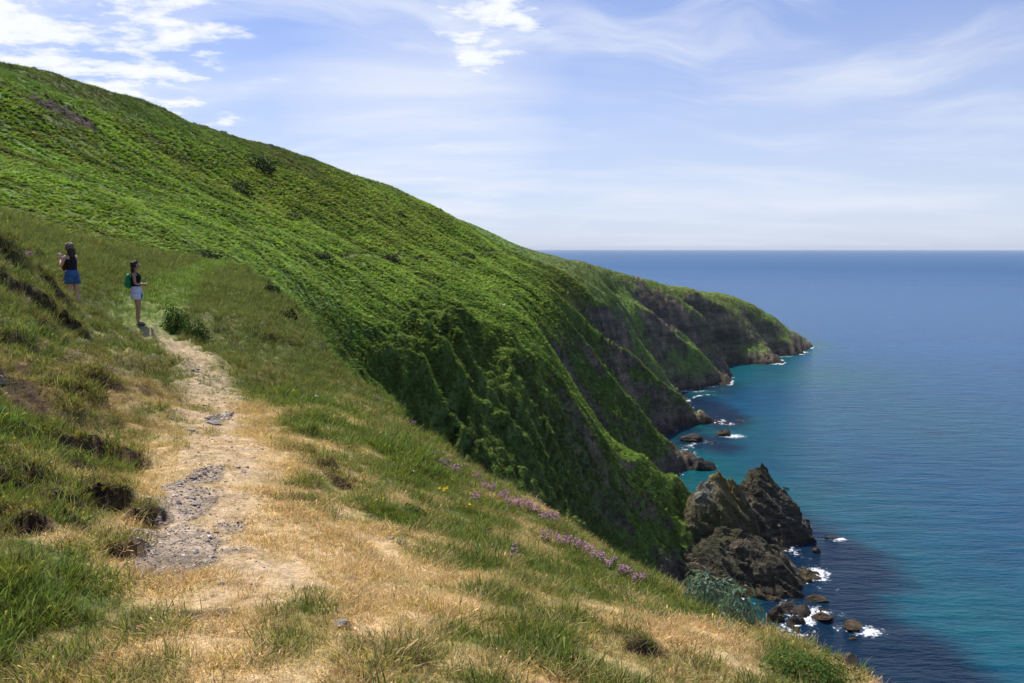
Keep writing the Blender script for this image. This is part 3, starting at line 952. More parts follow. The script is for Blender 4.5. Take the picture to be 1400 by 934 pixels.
def scatter_tree(srcs):
    c = bpy.data.collections.new("pick_" + srcs[0].name)
    for s_ in srcs: c.objects.link(s_)
    ng = bpy.data.node_groups.new("scatter", 'GeometryNodeTree')
    ng.interface.new_socket("Geometry", in_out='INPUT', socket_type='NodeSocketGeometry')
    ng.interface.new_socket("Geometry", in_out='OUTPUT', socket_type='NodeSocketGeometry')
    N, L = ng.nodes, ng.links
    gi, go = N.new('NodeGroupInput'), N.new('NodeGroupOutput')
    ip = N.new('GeometryNodeInstanceOnPoints')
    ci = N.new('GeometryNodeCollectionInfo')
    ci.inputs['Collection'].default_value = c
    ci.inputs['Separate Children'].default_value = True
    ci.inputs['Reset Children'].default_value = True
    L.new(gi.outputs[0], ip.inputs['Points'])
    L.new(ci.outputs[0], ip.inputs['Instance'])
    ip.inputs['Pick Instance'].default_value = True
    for nm, typ, sock in (('pick', 'INT', 'Instance Index'), ('rot', 'FLOAT_VECTOR', 'Rotation'), ('siz', 'FLOAT_VECTOR', 'Scale')):
        a = N.new('GeometryNodeInputNamedAttribute')
        a.data_type = typ
        a.inputs[0].default_value = nm
        L.new(a.outputs[0], ip.inputs[sock])
    L.new(ip.outputs[0], go.inputs[0])
    return ng


def scatter(name, label, srcs, pos, siz, tint, tilt=0.15, pick=None, rot=None):
    n = len(pos)
    r = np.random.default_rng(len(name) * 31 + n)
    me = bpy.data.meshes.new(name)
    me.vertices.add(n)
    me.vertices.foreach_set('co', np.ascontiguousarray(pos, dtype=np.float32).ravel())
    if rot is None:
        rot = np.stack([r.normal(size=n) * tilt, r.normal(size=n) * tilt, r.uniform(0, 2 * PI, n)], 1)
    if np.ndim(siz) == 1: siz = np.stack([siz] * 3, 1)
    if pick is None: pick = r.integers(0, len(srcs), n)
    col4 = np.concatenate([np.clip(tint, 0, 1), np.ones((n, 1))], 1)
    for nm, typ, key, arr, dt in (('pick', 'INT', 'value', pick, np.int32), ('rot', 'FLOAT_VECTOR', 'vector', rot, np.float32),
                                  ('siz', 'FLOAT_VECTOR', 'vector', siz, np.float32), ('tint', 'FLOAT_COLOR', 'color', col4, np.float32)):
        a = me.attributes.new(nm, typ, 'POINT')
        a.data.foreach_set(key, np.ascontiguousarray(arr, dtype=dt).ravel())
    o = link(name, me)
    md = o.modifiers.new("scatter", 'NODES')
    md.node_group = scatter_tree(srcs)
    tag(o, label, kind='stuff')
    return o


def sample(n, r0, r1, azl=-36, azr=36, pw=1.0, seed=1):
    """random plan points; pw 2 = even per square metre, 0 = even per log distance"""
    r = np.random.default_rng(seed)
    az = np.radians(r.uniform(azl, azr, n))
    u = r.random(n)
    rr = r0 * (r1 / r0) ** u if pw == 0 else (r0 ** pw + u * (r1 ** pw - r0 ** pw)) ** (1 / pw)
    return rr * np.sin(az), rr * np.cos(az), rr, r


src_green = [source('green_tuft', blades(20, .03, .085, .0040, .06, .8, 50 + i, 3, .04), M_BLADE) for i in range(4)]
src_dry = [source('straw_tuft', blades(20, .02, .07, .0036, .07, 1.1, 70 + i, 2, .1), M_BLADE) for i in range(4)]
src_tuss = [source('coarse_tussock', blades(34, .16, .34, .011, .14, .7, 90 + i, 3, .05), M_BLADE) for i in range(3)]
src_fern = [source('bracken_clump', fern_clump(7, .52, 110 + i), M_LEAF) for i in range(4)]
src_bush = [source('scrub_clump', leaf_dome(64, .6, .55, .26, 130 + i), M_LEAF) for i in range(4)]
src_hgr = [source('hill_grass', blades(16, .25, .6, .07, .35, .8, 150 + i, 2), M_LEAF) for i in range(3)]


def chip(seed):
    r = np.random.default_rng(seed)
    n = 6
    a = np.sort(r.uniform(0, 2 * PI, n))
    a = np.linspace(0, 2 * PI, n, endpoint=False) + r.normal(size=n) * .25
    rad = r.uniform(.6, 1.1, n)
    ring = np.stack([np.cos(a) * rad, np.sin(a) * rad * r.uniform(.5, .8)], 1)
    lo = np.concatenate([ring, np.full((n, 1), -.15)], 1)
    hi = np.concatenate([ring * .82 + r.normal(size=2) * .06, r.uniform(.14, .28, (n, 1))], 1)
    V = np.concatenate([lo, hi])
    Q = [(i, (i + 1) % n, n + (i + 1) % n, n + i) for i in range(n)] + [(n, n + 1, n + 2, n + 3), (n, n + 3, n + 4, n + 5)]
    return V, np.array(Q), np.ones((len(V), 4))


src_chip = [source('slate_chip', chip(170 + i), M_PEB) for i in range(5)]

DRY = dry
EARTH = earthm
# ---- near turf
for nm, lab, cnt, r0, r1, pw, sc, seed in [  # noqa
    ('grass_turf', 'green and straw coloured grass blades covering the near turf', 64000, 1.6, 11, 1.35, 1.0, 3),
    ('grass_slope', 'short grass covering the slope around the walkers', 210000, 9, 64, .75, 2.0, 4)]:
    x, y, rr, r = sample(cnt, r0, r1, -40, 37, pw, seed)
    nv = interp_grid(near, x, y)
    d_ = interp_grid(DRY, x, y) + r.normal(size=cnt) * .20
    gv, pv, ev = interp_grid(gravm, x, y), interp_grid(pathm, x, y), interp_grid(EARTH, x, y)
    keep = (nv > .4) & (r.random(cnt) > 1.05 * gv) & (r.random(cnt) > .62 * pv) & (r.random(cnt) > .9 * ev)
    keep &= interp_grid(MK['bd'], x, y) < 3
    x, y, rr, d_, pv = x[keep], y[keep], rr[keep], d_[keep], pv[keep]
    z = interp_grid(GZ, x, y) + EYE
    isdry = d_ > .55
    far_ = np.clip(rr / (9 if sc == 1 else 22), 1, 2.2)
    clump = np.clip(1 + .8 * fbm(x / .35, y / .35, 61, 2), .45, 1.8)
    tall = 1 + sstep(.25, -.15, d_) * np.where(x > -1.2, .25, .75)
    size = r.uniform(.6, 1.25, len(x)) * far_ * clump * tall * np.where(isdry, .85, 1.0) * (1 - .45 * pv)
    green = np.array([.165, .200, .042]) * r.uniform(.7, 1.35, (len(x), 1)) * np.stack([r.uniform(.8, 1.35, len(x)), np.ones(len(x)), r.uniform(.7, 1.6, len(x))], 1)
    straw = np.array([.66, .465, .27]) * r.uniform(.65, 1.2, (len(x), 1)) * np.stack([np.ones(len(x)), r.uniform(.85, 1.1, len(x)), r.uniform(.7, 1.2, len(x))], 1)
    mixf = np.clip((d_ - .30) / .5, 0, 1)[:, None]
    tint = green * (1 - mixf) + straw * mixf
    dull = (sstep(-3.0, -5, x) * sstep(9, 15, rr) * .65)[:, None]
    tint = tint * (1 - dull) + np.array([.175, .175, .070]) * dull * r.uniform(.6, 1.3, (len(x), 1))
    rs = (interp_grid(rust, x, y) * .75)[:, None]
    tint = tint * (1 - rs) + np.array([.33, .225, .105]) * rs * r.uniform(.6, 1.3, (len(x), 1))
    gpv = interp_grid(gp, x, y)[:, None]
    tint = tint * (1 - gpv) + np.array([.19, .24, .06]) * gpv * r.uniform(.6, 1.4, (len(x), 1))
    size = size * (1 - .2 * gpv[:, 0]) * (1 - .25 * rs[:, 0])
    pick = np.where(isdry, 4 + r.integers(0, 4, len(x)), r.integers(0, 4, len(x)))
    # collection children come out in alphabetical order: green_tuft*, straw_tuft*
    scatter(nm, lab, src_green + src_dry, np.stack([x, y, z], 1), size * (1 if sc == 1 else 1.15), tint, .2, pick)

# ---- turf hanging over the small earth faces
r = np.random.default_rng(77)
fx, fy = [], []
for (sx, sy, L, A, W, ang) in SCARPS:
    m_ = int(30 + 130 * L)
    t_ = r.uniform(-1.05, 1.05, m_) * L
    s_ = -np.abs(r.normal(size=m_)) * .12 * (1 + W) - .03
    s_ = s_ - (perlin(np.full(m_, sx) * 2.3, np.full(m_, sy) * 2.3) * .45) * L * .45
    fx.append(sx + s_ * math.cos(ang) - t_ * math.sin(ang)); fy.append(sy + s_ * math.sin(ang) + t_ * math.cos(ang))
x, y = np.concatenate(fx), np.concatenate(fy)
rr = np.hypot(x, y)
z = interp_grid(GZ, x, y) + EYE
tint = np.array([.20, .20, .065]) * r.uniform(.5, 1.5, (len(x), 1)) * np.stack([r.uniform(.8, 1.5, len(x)), np.ones(len(x)), r.uniform(.8, 1.3, len(x))], 1)
scatter('turf_fringe', 'grass hanging over the small earth faces', src_green + src_dry, np.stack([x, y, z], 1), r.uniform(.7, 1.4, len(x)) * np.clip(rr / 12, 1, 1.6), tint, .4)

# ---- tussocks between 12 and 75 m
x, y, rr, r = sample(70000, 11, 78, -40, 10, .8, 9)
nv = interp_grid(near, x, y)
keep = (nv > .25) & (r.random(len(x)) < .25 + .75 * sstep(-.2, .5, fbm(x / 2.5, y / 2.5, 63, 3))) & (interp_grid(pathm, x, y) < .2) & (interp_grid(gp, x, y) < .3)
keep &= (interp_grid(DRY, x, y) < .75) & (r.random(len(x)) < sstep(10, 26, rr) + .15)
x, y, rr = x[keep], y[keep], rr[keep]
z = interp_grid(GZ, x, y) + EYE
tint = np.array([.165, .185, .060]) * r.uniform(.6, 1.4, (len(x), 1)) * np.stack([r.uniform(.85, 1.4, len(x)), np.ones(len(x)), r.uniform(.8, 1.4, len(x))], 1)
scatter('coarse_grass', 'coarse dull green grass tussocks on the bank beyond the path', src_tuss, np.stack([x, y, z], 1), r.uniform(.5, 1.2, len(x)) * np.clip(rr / 40, .6, 1.5), tint, .25)

# ---- hillside plants
x, y, rr, r = sample(560000, 48, 330, -36, 20, 1.1, 12)
zr = interp_grid(GZ, x, y)
nv, rv, hv, sv, ev = (interp_grid(A_, x, y) for A_ in (near, rk, heath, SLP, nc))
tv = interp_grid(trail, x, y)
br = sstep(-24, -12, zr + 5 * interp_grid(nb, x, y)) * (1 - hv) * sstep(26, 16, zr)
br = br * (1 - sstep(60, 48, rr) * .9)
keep = (nv < .5) & (zr < 60) & (zr > -66) & (r.random(len(x)) > .93 * rv) & (tv > .45)
keep &= r.random(len(x)) < .30 + .7 * sstep(-.45, .25, fbm(x / 2.2, y / 2.2, 65, 3))
x, y, rr, zr, br, hv, ev, sv, rv = (q[keep] for q in (x, y, rr, zr, br, hv, ev, sv, rv))
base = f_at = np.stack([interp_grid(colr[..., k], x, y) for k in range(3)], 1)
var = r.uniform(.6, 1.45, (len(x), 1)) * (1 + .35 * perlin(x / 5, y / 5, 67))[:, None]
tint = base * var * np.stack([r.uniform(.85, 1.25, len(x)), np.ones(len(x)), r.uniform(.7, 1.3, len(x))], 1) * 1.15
isf = r.random(len(x)) < br
sz = r.uniform(.45, 1.05, len(x)) * np.clip(rr / 130, .62, 1.7)
pos = np.stack([x, y, zr + EYE - .08], 1)
scatter('bracken', 'bright green bracken covering the hillside', src_fern, pos[isf], sz[isf] * 1.05, tint[isf] * 1.05, .2)
isg = ~isf & (r.random(len(x)) < .62)
scatter('hillside_grass', 'rough grass between bracken and cliffs', src_hgr, pos[isg], sz[isg] * .75, tint[isg], .3)
isb = ~isf & ~isg
scatter('scrub', 'low heather and scrub on the upper and lower slopes', src_bush, pos[isb] - np.array([0, 0, .15]), sz[isb] * .62 * np.stack([np.ones(isb.sum())] * 1, 0)[0], tint[isb] * .78, .25)
# leafy scrub and grass tufts on the steep ground under the terrace and down the spurs
for nm, lab, cnt, r0, r1, a0, a1, sc, seed in [('gully_scrub', 'dark leafy scrub and ferns in the gully below the bracken', 210000, 62, 150, -26, 22, .62, 31),
                                               ('spur_scrub', 'rough grass and scrub on the spurs above the sea', 120000, 140, 330, -4, 20, 1.0, 32)]:
    x, y, rr, r = sample(cnt, r0, r1, a0, a1, 1.3, seed)
    zr = interp_grid(GZ, x, y)
    rv, nv, sl = interp_grid(rk, x, y), interp_grid(near, x, y), interp_grid(SLP, x, y)
    keep = (nv < .4) & (zr < -7) & (zr > -64) & (r.random(len(x)) > .85 * rv) & (r.random(len(x)) < np.clip(.25 + .45 * sl, 0, 1))
    keep &= r.random(len(x)) < .25 + .75 * sstep(-.4, .2, fbm(x / 2.6, y / 2.6, 69, 3))
    x, y, rr, zr = x[keep], y[keep], rr[keep], zr[keep]
    base = np.stack([interp_grid(colr[..., k], x, y) for k in range(3)], 1)
    tint = base * r.uniform(.6, 1.6, (len(x), 1)) * (1 + .5 * perlin(x / 4, y / 4, 71))[:, None] * np.stack([r.uniform(.8, 1.2, len(x)), np.ones(len(x)), r.uniform(.7, 1.2, len(x))], 1)
    scatter(nm, lab, src_bush + src_fern + src_hgr, np.stack([x, y, zr + EYE - .1], 1), r.uniform(.5, 1.3, len(x)) * sc, tint, .35)
# far headland cover
x, y, rr, r = sample(60000, 325, 600, -12, 24, 1.2, 15)
zr = interp_grid(GZ, x, y)
rv = interp_grid(rk, x, y)
keep = (zr > -64) & (r.random(len(x)) > .9 * rv)
x, y, zr, rr = x[keep], y[keep], zr[keep], rr[keep]
base = np.stack([interp_grid(colr[..., k], x, y) for k in range(3)], 1)
scatter('distant_scrub', 'grass and low scrub on the far headland', src_bush, np.stack([x, y, zr + EYE - .4], 1),
        np.stack([r.uniform(.8, 1.7, len(x))] * 2 + [r.uniform(.5, 1.0, len(x))], 1), base * r.uniform(.75, 1.3, (len(x), 1)), .15)
# ---- slate chips on the path
x, y, rr, r = sample(110000, 2.5, 22, -40, -2, 1.3, 18)
gv = interp_grid(gravm, x, y)
pv = np.maximum(interp_grid(pathm, x, y), sstep(-4.6, -5.2, x) * sstep(10, 8, rr) * interp_grid(EARTH, x, y) * 6)
keep = (r.random(len(x)) < gv * .95 + .12 * pv)
x, y, rr = x[keep], y[keep], rr[keep]
z = interp_grid(GZ, x, y) + EYE
sz = np.exp(r.normal(size=len(x)) * .45) * .0085 * np.clip(rr / 5, .9, 2)
g_ = r.uniform(.5, 1.6, (len(x), 1)) ** 1.4
tint = np.array([.32, .275, .235]) * g_ * np.stack([r.uniform(.95, 1.12, len(x)), np.ones(len(x)), r.uniform(.92, 1.1, len(x))], 1)
scatter('gravel', 'grey slate chips lying on the bare path', src_chip, np.stack([x, y, z + .002], 1), sz, tint, .3)
# ------------------------------------------------------------------ rocks
def rock_material(name, c0, c1, c2, lichen=0.0, wet=True, sc=1.0, tiltv=(35, 50, 15)):
    m, t = mat(name)
    p = t.pos()
    mp = t.n('ShaderNodeMapping', {'Vector': p, 'Rotation': tuple(math.radians(v) for v in tiltv), 'Scale': (0.14, 0.14, 1.0)}).outputs[0]
    beds = t.noise(mp, 1.5 * sc, 9, 0.72)
    lump = t.noise(p, 0.7 * sc, 7, 0.68)
    fine = t.noise(p, 6 * sc, 5, 0.7)
    c = t.ramp(beds, [(0.30, c0), (0.52, c1), (0.70, c2)])
    c = t.mix(1.0, c, t.mix(t.mapr(lump, 0.3, 0.7), (0.6, 0.6, 0.6, 1), (1.4, 1.4, 1.35, 1)), 'MULTIPLY')
    z = t.n('ShaderNodeSeparateXYZ', {0: p}).outputs[2]
    if lichen > 0:
        l = t.attr('lichen').outputs['Color']
        ls = t.n('ShaderNodeSeparateColor', {0: l})
        pat = t.mapr(t.math('ADD', lump, t.math('MULTIPLY', fine, 0.3)), 0.46, 0.66, 0, 1)
        c = t.mix(t.math('MULTIPLY', pat, ls.outputs[0]), c, (0.26, 0.19, 0.045, 1))      # ochre lichen
        c = t.mix(t.math('MULTIPLY', pat, ls.outputs[1]), c, (0.42, 0.42, 0.40, 1))       # bird lime
        c = t.mix(t.math('MULTIPLY', t.mapr(lump, 0.46, 0.6), ls.outputs[2]), c, (0.075, 0.095, 0.03, 1))  # sea grass and moss
    if wet:
        dk = t.mapr(t.math('ADD', z, t.math('MULTIPLY', lump, 1.6)), 0.6, 3.2)
        c = t.mix(dk, t.mix(1.0, c, (0.45, 0.43, 0.42, 1), 'MULTIPLY'), c)
    h = t.math('ADD', beds, t.math('ADD', t.math('MULTIPLY', lump, 0.8), t.math('MULTIPLY', fine, 0.15)))
    bp = t.n('ShaderNodeBump', {'Height': h, 'Strength': 1.0, 'Distance': 0.9 / sc})
    out(t, t.n('ShaderNodeBsdfPrincipled', {'Base Color': c, 'Roughness': 0.85, 'Specular IOR Level': 0.25, 'Normal': bp}))
    return m


M_STACK = rock_material('sea_cliff_rock', (0.020, 0.017, 0.013), (0.075, 0.062, 0.042), (0.24, 0.19, 0.125), 1.0)
M_BROWN = rock_material('weedy_rock', (0.035, 0.025, 0.015), (0.10, 0.068, 0.036), (0.22, 0.16, 0.09), 0.0, True, 1.5)
M_DARKR = rock_material('dark_shore_rock', (0.03, 0.026, 0.024), (0.07, 0.058, 0.05), (0.14, 0.11, 0.09), 0.0, True, 1.0)
M_STONE = rock_material('path_stone', (0.24, 0.205, 0.18), (0.37, 0.325, 0.285), (0.52, 0.47, 0.43), 0.0, False, 14)
M_BROWNST = rock_material('brown_stone', (0.12, 0.09, 0.06), (0.22, 0.17, 0.12), (0.34, 0.28, 0.21), 0.0, False, 8)
M_WHITE = rock_material('white_stone', (0.45, 0.44, 0.42), (0.62, 0.60, 0.57), (0.75, 0.73, 0.70), 0.0, False, 14)


def stack(name, label, cat, cxy, half, spires, mt, seed, step=0.27, bed=(0.5, 0.8), lich=None, ridges=()):
    """craggy sea stack: steep local relief with beds pushed in and out"""
    n = int(2 * half / step) + 1
    u = np.linspace(-half, half, n)
    Xl, Yl = np.meshgrid(u, u)
    X, Y = Xl + cxy[0], Yl + cxy[1]
    wx = 2.0 * fbm(X / 6, Y / 6, seed + .1, 4)
    wy = 2.0 * fbm(X / 6, Y / 6, seed + 5.1, 4)
    H = np.full(X.shape, -9.0)
    rgf = np.random.default_rng(int(seed * 7))
    wx, wy = wx * .45, wy * .45
    for (sx, sy, hh, rad, k) in spires:
        d = np.zeros(X.shape)                      # many sided pyramid: flat broken faces
        a0 = rgf.uniform(0, 2 * PI)
        for kk in range(6):
            aa = a0 + kk * PI / 3 + rgf.normal() * .25
            d = np.maximum(d, ((X + wx - sx) * math.cos(aa) + (Y + wy - sy) * math.sin(aa)) / rad * rgf.uniform(.85, 1.35))
        H = np.maximum(H, hh * (1 - d ** k * 0.55) - np.maximum(d - 1, 0) * hh * 0.9)
    for (ax, ay, ah, bx, by, bh, wid, k) in ridges:
        dx, dy = bx - ax, by - ay
        L2 = dx * dx + dy * dy
        t_ = np.clip(((X + wx * .6 - ax) * dx + (Y + wy * .6 - ay) * dy) / L2, 0, 1)
        d = np.hypot(X + wx * .6 - ax - t_ * dx, Y + wy * .6 - ay - t_ * dy) / wid
        hh = ah + (bh - ah) * t_
        H = np.maximum(H, hh * (1 - d ** k * 0.6) - np.maximum(d - 1, 0) * 6)
    up = sstep(-3, 3, H)
    H = H + up * (0.75 * (ridged((X * .8 + Y * .6) / 2.6, (X * -.6 + Y * .8) / 8.0, seed + 1.0, 4, .42) - 0.9))
    bq = (X * bed[0] + Y * bed[1] + H * 0.5) / 3.1 + 0.35 * fbm(X / 9, Y / 9, seed + 3, 2)
    beds = (bq - np.floor(bq))
    beds = np.where(beds < .75, beds / .75, (1 - beds) / .25)
    bq2 = bq * 2.7
    b2 = np.abs(bq2 - np.floor(bq2) - .5) * 2
    H = H + up * (1.3 * beds + .35 * b2 - .8)
    H = H + up * 0.16 * fbm(X / 1.1, Y / 1.1, seed + 7, 3)
    dz = fbm(X / 3 + H / 3, Y / 3, seed + 9.0, 3) * 0.7 * up
    V = np.stack([X + dz, Y - dz, H], -1).reshape(-1, 3)
    ii = np.arange(n * n).reshape(n, n)
    q = np.stack([ii[:-1, :-1], ii[:-1, 1:], ii[1:, 1:], ii[1:, :-1]], -1).reshape(-1, 4)
    zc = V[:, 2][q].max(1)
    q = q[zc > -2.5]
    us, inv = np.unique(q, return_inverse=True)
    L = np.zeros((n * n, 4)); L[:, 3] = 1
    if lich:
        for (lx, ly, lz, lr, ch, st) in lich:
            d = np.sqrt((V[:, 0] - lx) ** 2 + (V[:, 1] - ly) ** 2 + ((V[:, 2] - lz) * .8) ** 2) / lr
            L[:, ch] = np.maximum(L[:, ch], st * np.exp(-d ** 2))
    V = V[us] - np.array([cxy[0], cxy[1], 0])
    me = mesh_np(name, V, inv.reshape(-1, 4), mt, False, {'lichen': ('FLOAT_COLOR', L[us])})
    o = link(name, me, None, (cxy[0], cxy[1], 0))
    tag(o, label, cat)
    return o


def sp(px, py, d, rad, k=1.0):
    q = P(px, py, d)
    return (q[0], q[1], q[2] + EYE, rad, k)


A1 = sp(980, 640, 178, 7.5, 1.0)
A2 = sp(962, 668, 176, 6.5, 1.0)
A3 = sp(1003, 652, 183, 6.0, 1.0)
A4 = sp(1000, 720, 170, 10, 1.1)
A5 = sp(985, 740, 166, 10, 1.1)
stack('rock_stack', 'jagged sea stack topped with orange lichen, leaning against the grassy cliff', 'sea stack', (A1[0] + 2, A1[1] - 4), 21,
      [A1, A2, A3, A4, A5], M_STACK, 3.0, lich=[(A1[0], A1[1], A1[2], 9, 0, 1.), (A3[0], A3[1], A3[2], 3.5, 0, 1.), (A2[0], A2[1], A2[2], 3, 1, .8), (A1[0] - 3, A1[1] - 6, A1[2] - 9, 13, 2, 1.), (A4[0], A4[1], A4[2], 9, 2, .6)])
B1 = sp(1040, 634, 195, 7.5, 1.0)
B2 = sp(1056, 668, 195, 7.5, 1.1)
B3 = sp(1073, 704, 193, 6, 1.2)
B4 = sp(1022, 668, 193, 7, 1.1)
B5 = sp(1030, 715, 189, 6, 1.1)
stack('rock_stack', 'dark pyramid shaped sea stack with mossy top standing in the water', 'sea stack', (B2[0] - 1, B2[1] - 1), 21,
      [B1, B2, B3, B4, B5], M_STACK, 17.0, lich=[(B1[0], B1[1], B1[2], 7, 2, .9), (B4[0], B4[1], B4[2], 5, 2, .8), (B3[0], B3[1], 4, 4, 1, .5)])
C1 = P(1008, 742, 165); C2 = P(1058, 755, 168); C3 = P(1092, 780, 167)
stack('rock_slab', 'tilted slab of layered rock jutting into the sea below the stacks', 'rock', (C2[0], C2[1]), 18, [],
      M_STACK, 29.0, 0.28, (0.9, 0.2), [(C3[0] - 2, C3[1], 2, 5, 0, .5), (C2[0], C2[1], 5, 4, 1, .5)],
      [(C1[0], C1[1], C1[2] + EYE + 1, C2[0], C2[1], C2[2] + EYE, 4.6, 1.3), (C2[0], C2[1], C2[2] + EYE, C3[0], C3[1], C3[2] + EYE, 4.2, 1.5)])
D1 = P(1020, 812, 158); D2 = P(1052, 826, 156)
stack('rock_ledge', 'low brown ledge awash between the slab and the near slope', 'rock', (D1[0] + 2, D1[1]), 9, [],
      M_BROWN, 37.0, 0.25, (0.9, 0.2), None, [(D1[0] - 3, D1[1] + 1, 2.0, D2[0], D2[1], 0.9, 2.2, 1.4)])


def boulder(name, label, cat, loc, dims, mt, seed, group=None, sink=0.25, sub=4, rough=0.22, rz=0.0):
    bm = bmesh.new()
    bmesh.ops.create_icosphere(bm, subdivisions=sub, radius=1.0)
    co = np.array([v.co[:] for v in bm.verts])
    s = seed * 3.7
    r = 1 + rough * (ridged(co[:, 0] * 1.3 + s, co[:, 1] * 1.3, co[:, 2] * 1.3 + s, 4) - .8) + rough * .5 * fbm(co[:, 0] * 3 + s, co[:, 1] * 3, co[:, 2] * 3, 3)
    co = co * r[:, None]
    # flat broken faces
    rg = np.random.default_rng(int(seed * 10))
    for _ in range(12):
        nrm = rg.normal(size=3); nrm /= np.linalg.norm(nrm)
        d = co @ nrm
        lim = rg.uniform(.50, .85)
        co = co - np.maximum(d - lim, 0)[:, None] * nrm * .97
    for v, c in zip(bm.verts, co): v.co = c
    me = bpy.data.meshes.new(name)
    bm.to_mesh(me); bm.free()
    for p_ in me.polygons: p_.use_smooth = False
    me.materials.append(mt)
    o = link(name, me, None, loc)
    me.transform(Matrix.Translation((0, 0, 1 - 2 * sink)) @ Matrix.Identity(4))
    o.scale = dims
    o.rotation_euler = (0, 0, rz)
    return tag(o, label, cat, group)


# rocks in the sea: (px, py, width px, height px, label, material, foam)
SEA_ROCKS = [
    (1128, 843, 36, 17, 'rounded brown rock in dark water, left of the pale surf covered one', M_BROWN, .25),
    (1172, 858, 36, 14, 'pale flat rock with surf breaking over it, furthest right', M_BROWN, 1.0),
    (1062, 842, 28, 20, 'weedy brown rock with white surf at its right foot, nearest the near slope', M_BROWN, .6),
    (1120, 820, 30, 11, 'low brown rock nearly submerged in green water below the slab tip', M_BROWN, .2),
    (1118, 748, 13, 17, 'small upright pointed rock off the dark stack', M_BROWN, .5),
    (1140, 735, 20, 6, 'surf covered rock beyond the small pointed one', M_DARKR, 1.0),
    (1117, 788, 18, 9, 'small rock at the tip of the layered slab with foam around it', M_BROWN, 1.0),
    (1166, 874, 12, 4, 'tiny yellowish rock just breaking the surface', M_BROWN, .0),
    (992, 590, 31, 14, 'rounded golden brown rock in the cove with white water round it', M_BROWN, .9),
    (984, 574, 10, 4, 'little rock with a dash of foam left of another, above the golden rock', M_DARKR, .8),
    (1013, 574, 12, 5, 'little rock with foam at its right, above and right of the golden rock', M_DARKR, .8),
    (974, 604, 13, 4, 'thin dark rock below the golden rock', M_DARKR, .5),
    (982, 524, 13, 5, 'small low rock off the reddish shore rock', M_DARKR, .2),
    (1076, 666, 12, 6, 'dark small rock behind the pyramid stack', M_DARKR, .5),
    (950, 592, 36, 26, 'dark shore boulder left of the golden rock', M_DARKR, .5),
    (940, 520, 44, 16, 'broad reddish brown shore rock at the far side of the cove', M_BROWN, .8),
    (928, 556, 40, 20, 'dark rock shelf at the foot of the second spur', M_DARKR, .6),
    (905, 540, 34, 14, 'brown shelf between the reddish rock and the second spur', M_BROWN, .5),
    (962, 634, 36, 22, 'black rock just behind the lichen topped stack', M_DARKR, .2),
    (935, 503, 30, 12, 'grey rock at the inner corner of the bay', M_DARKR, .3),
    (912, 512, 34, 14, 'brown boulder at the foot of the inner cliff, left of the reddish rock', M_BROWN, .0),
]
for i, (px, py, wp, hp, lab, mt, fm) in enumerate(SEA_ROCKS):
    b = seahit(px, py + hp / 2)
    dist = math.hypot(b[1], EYE)
    wd = wp * dist / FPX
    vis = math.cos(math.atan2(EYE, b[1]))
    hg = hp * dist / FPX
    h3 = max(.4, hg * (.72 if hp > 10 else .5))
    o = boulder('sea_rock', lab, 'rock', (b[0], b[1] + wd * .35, 0), (wd * .48, wd * .36, h3 * .50), mt, 3.1 + i, None, .30, 4, .42, RNG.uniform(-.5, .5))
    if fm > 0:
        FOAM_AT.append((b[0] + wd * .35, b[1] + wd * .1, wd * .75, wd * .5, 0, fm))
for (px, py, rx, ry, ang, st) in [(1118, 783, 3.5, 4, 0, .9), (1100, 716, 2, 5, 0, .4), (1095, 482, 7, 4, 0, .9), (1060, 488, 16, 3, .1, .9), (1020, 493, 16, 3, .15, .9), (985, 500, 12, 3, .2, .7), (965, 506, 6, 3, 0, .6),
                                  (950, 520, 14, 6, 0, .7), (945, 535, 16, 4, 0, .7), (960, 528, 22, 3, 0, .5), (970, 540, 20, 2, 0, .45), (940, 610, 5, 4, 0, .4), (1060, 845, 4, 2, 0, .4), (1130, 850, 10, 2, -.4, .35), (1150, 843, 8, 1.5, -.5, .45), (1125, 460, 70, 3, -.2, .22), (1130, 475, 50, 4, -.6, .22)]:
    q = seahit(px, py)
    FOAM_AT.append((q[0], q[1], rx, ry, ang, st))

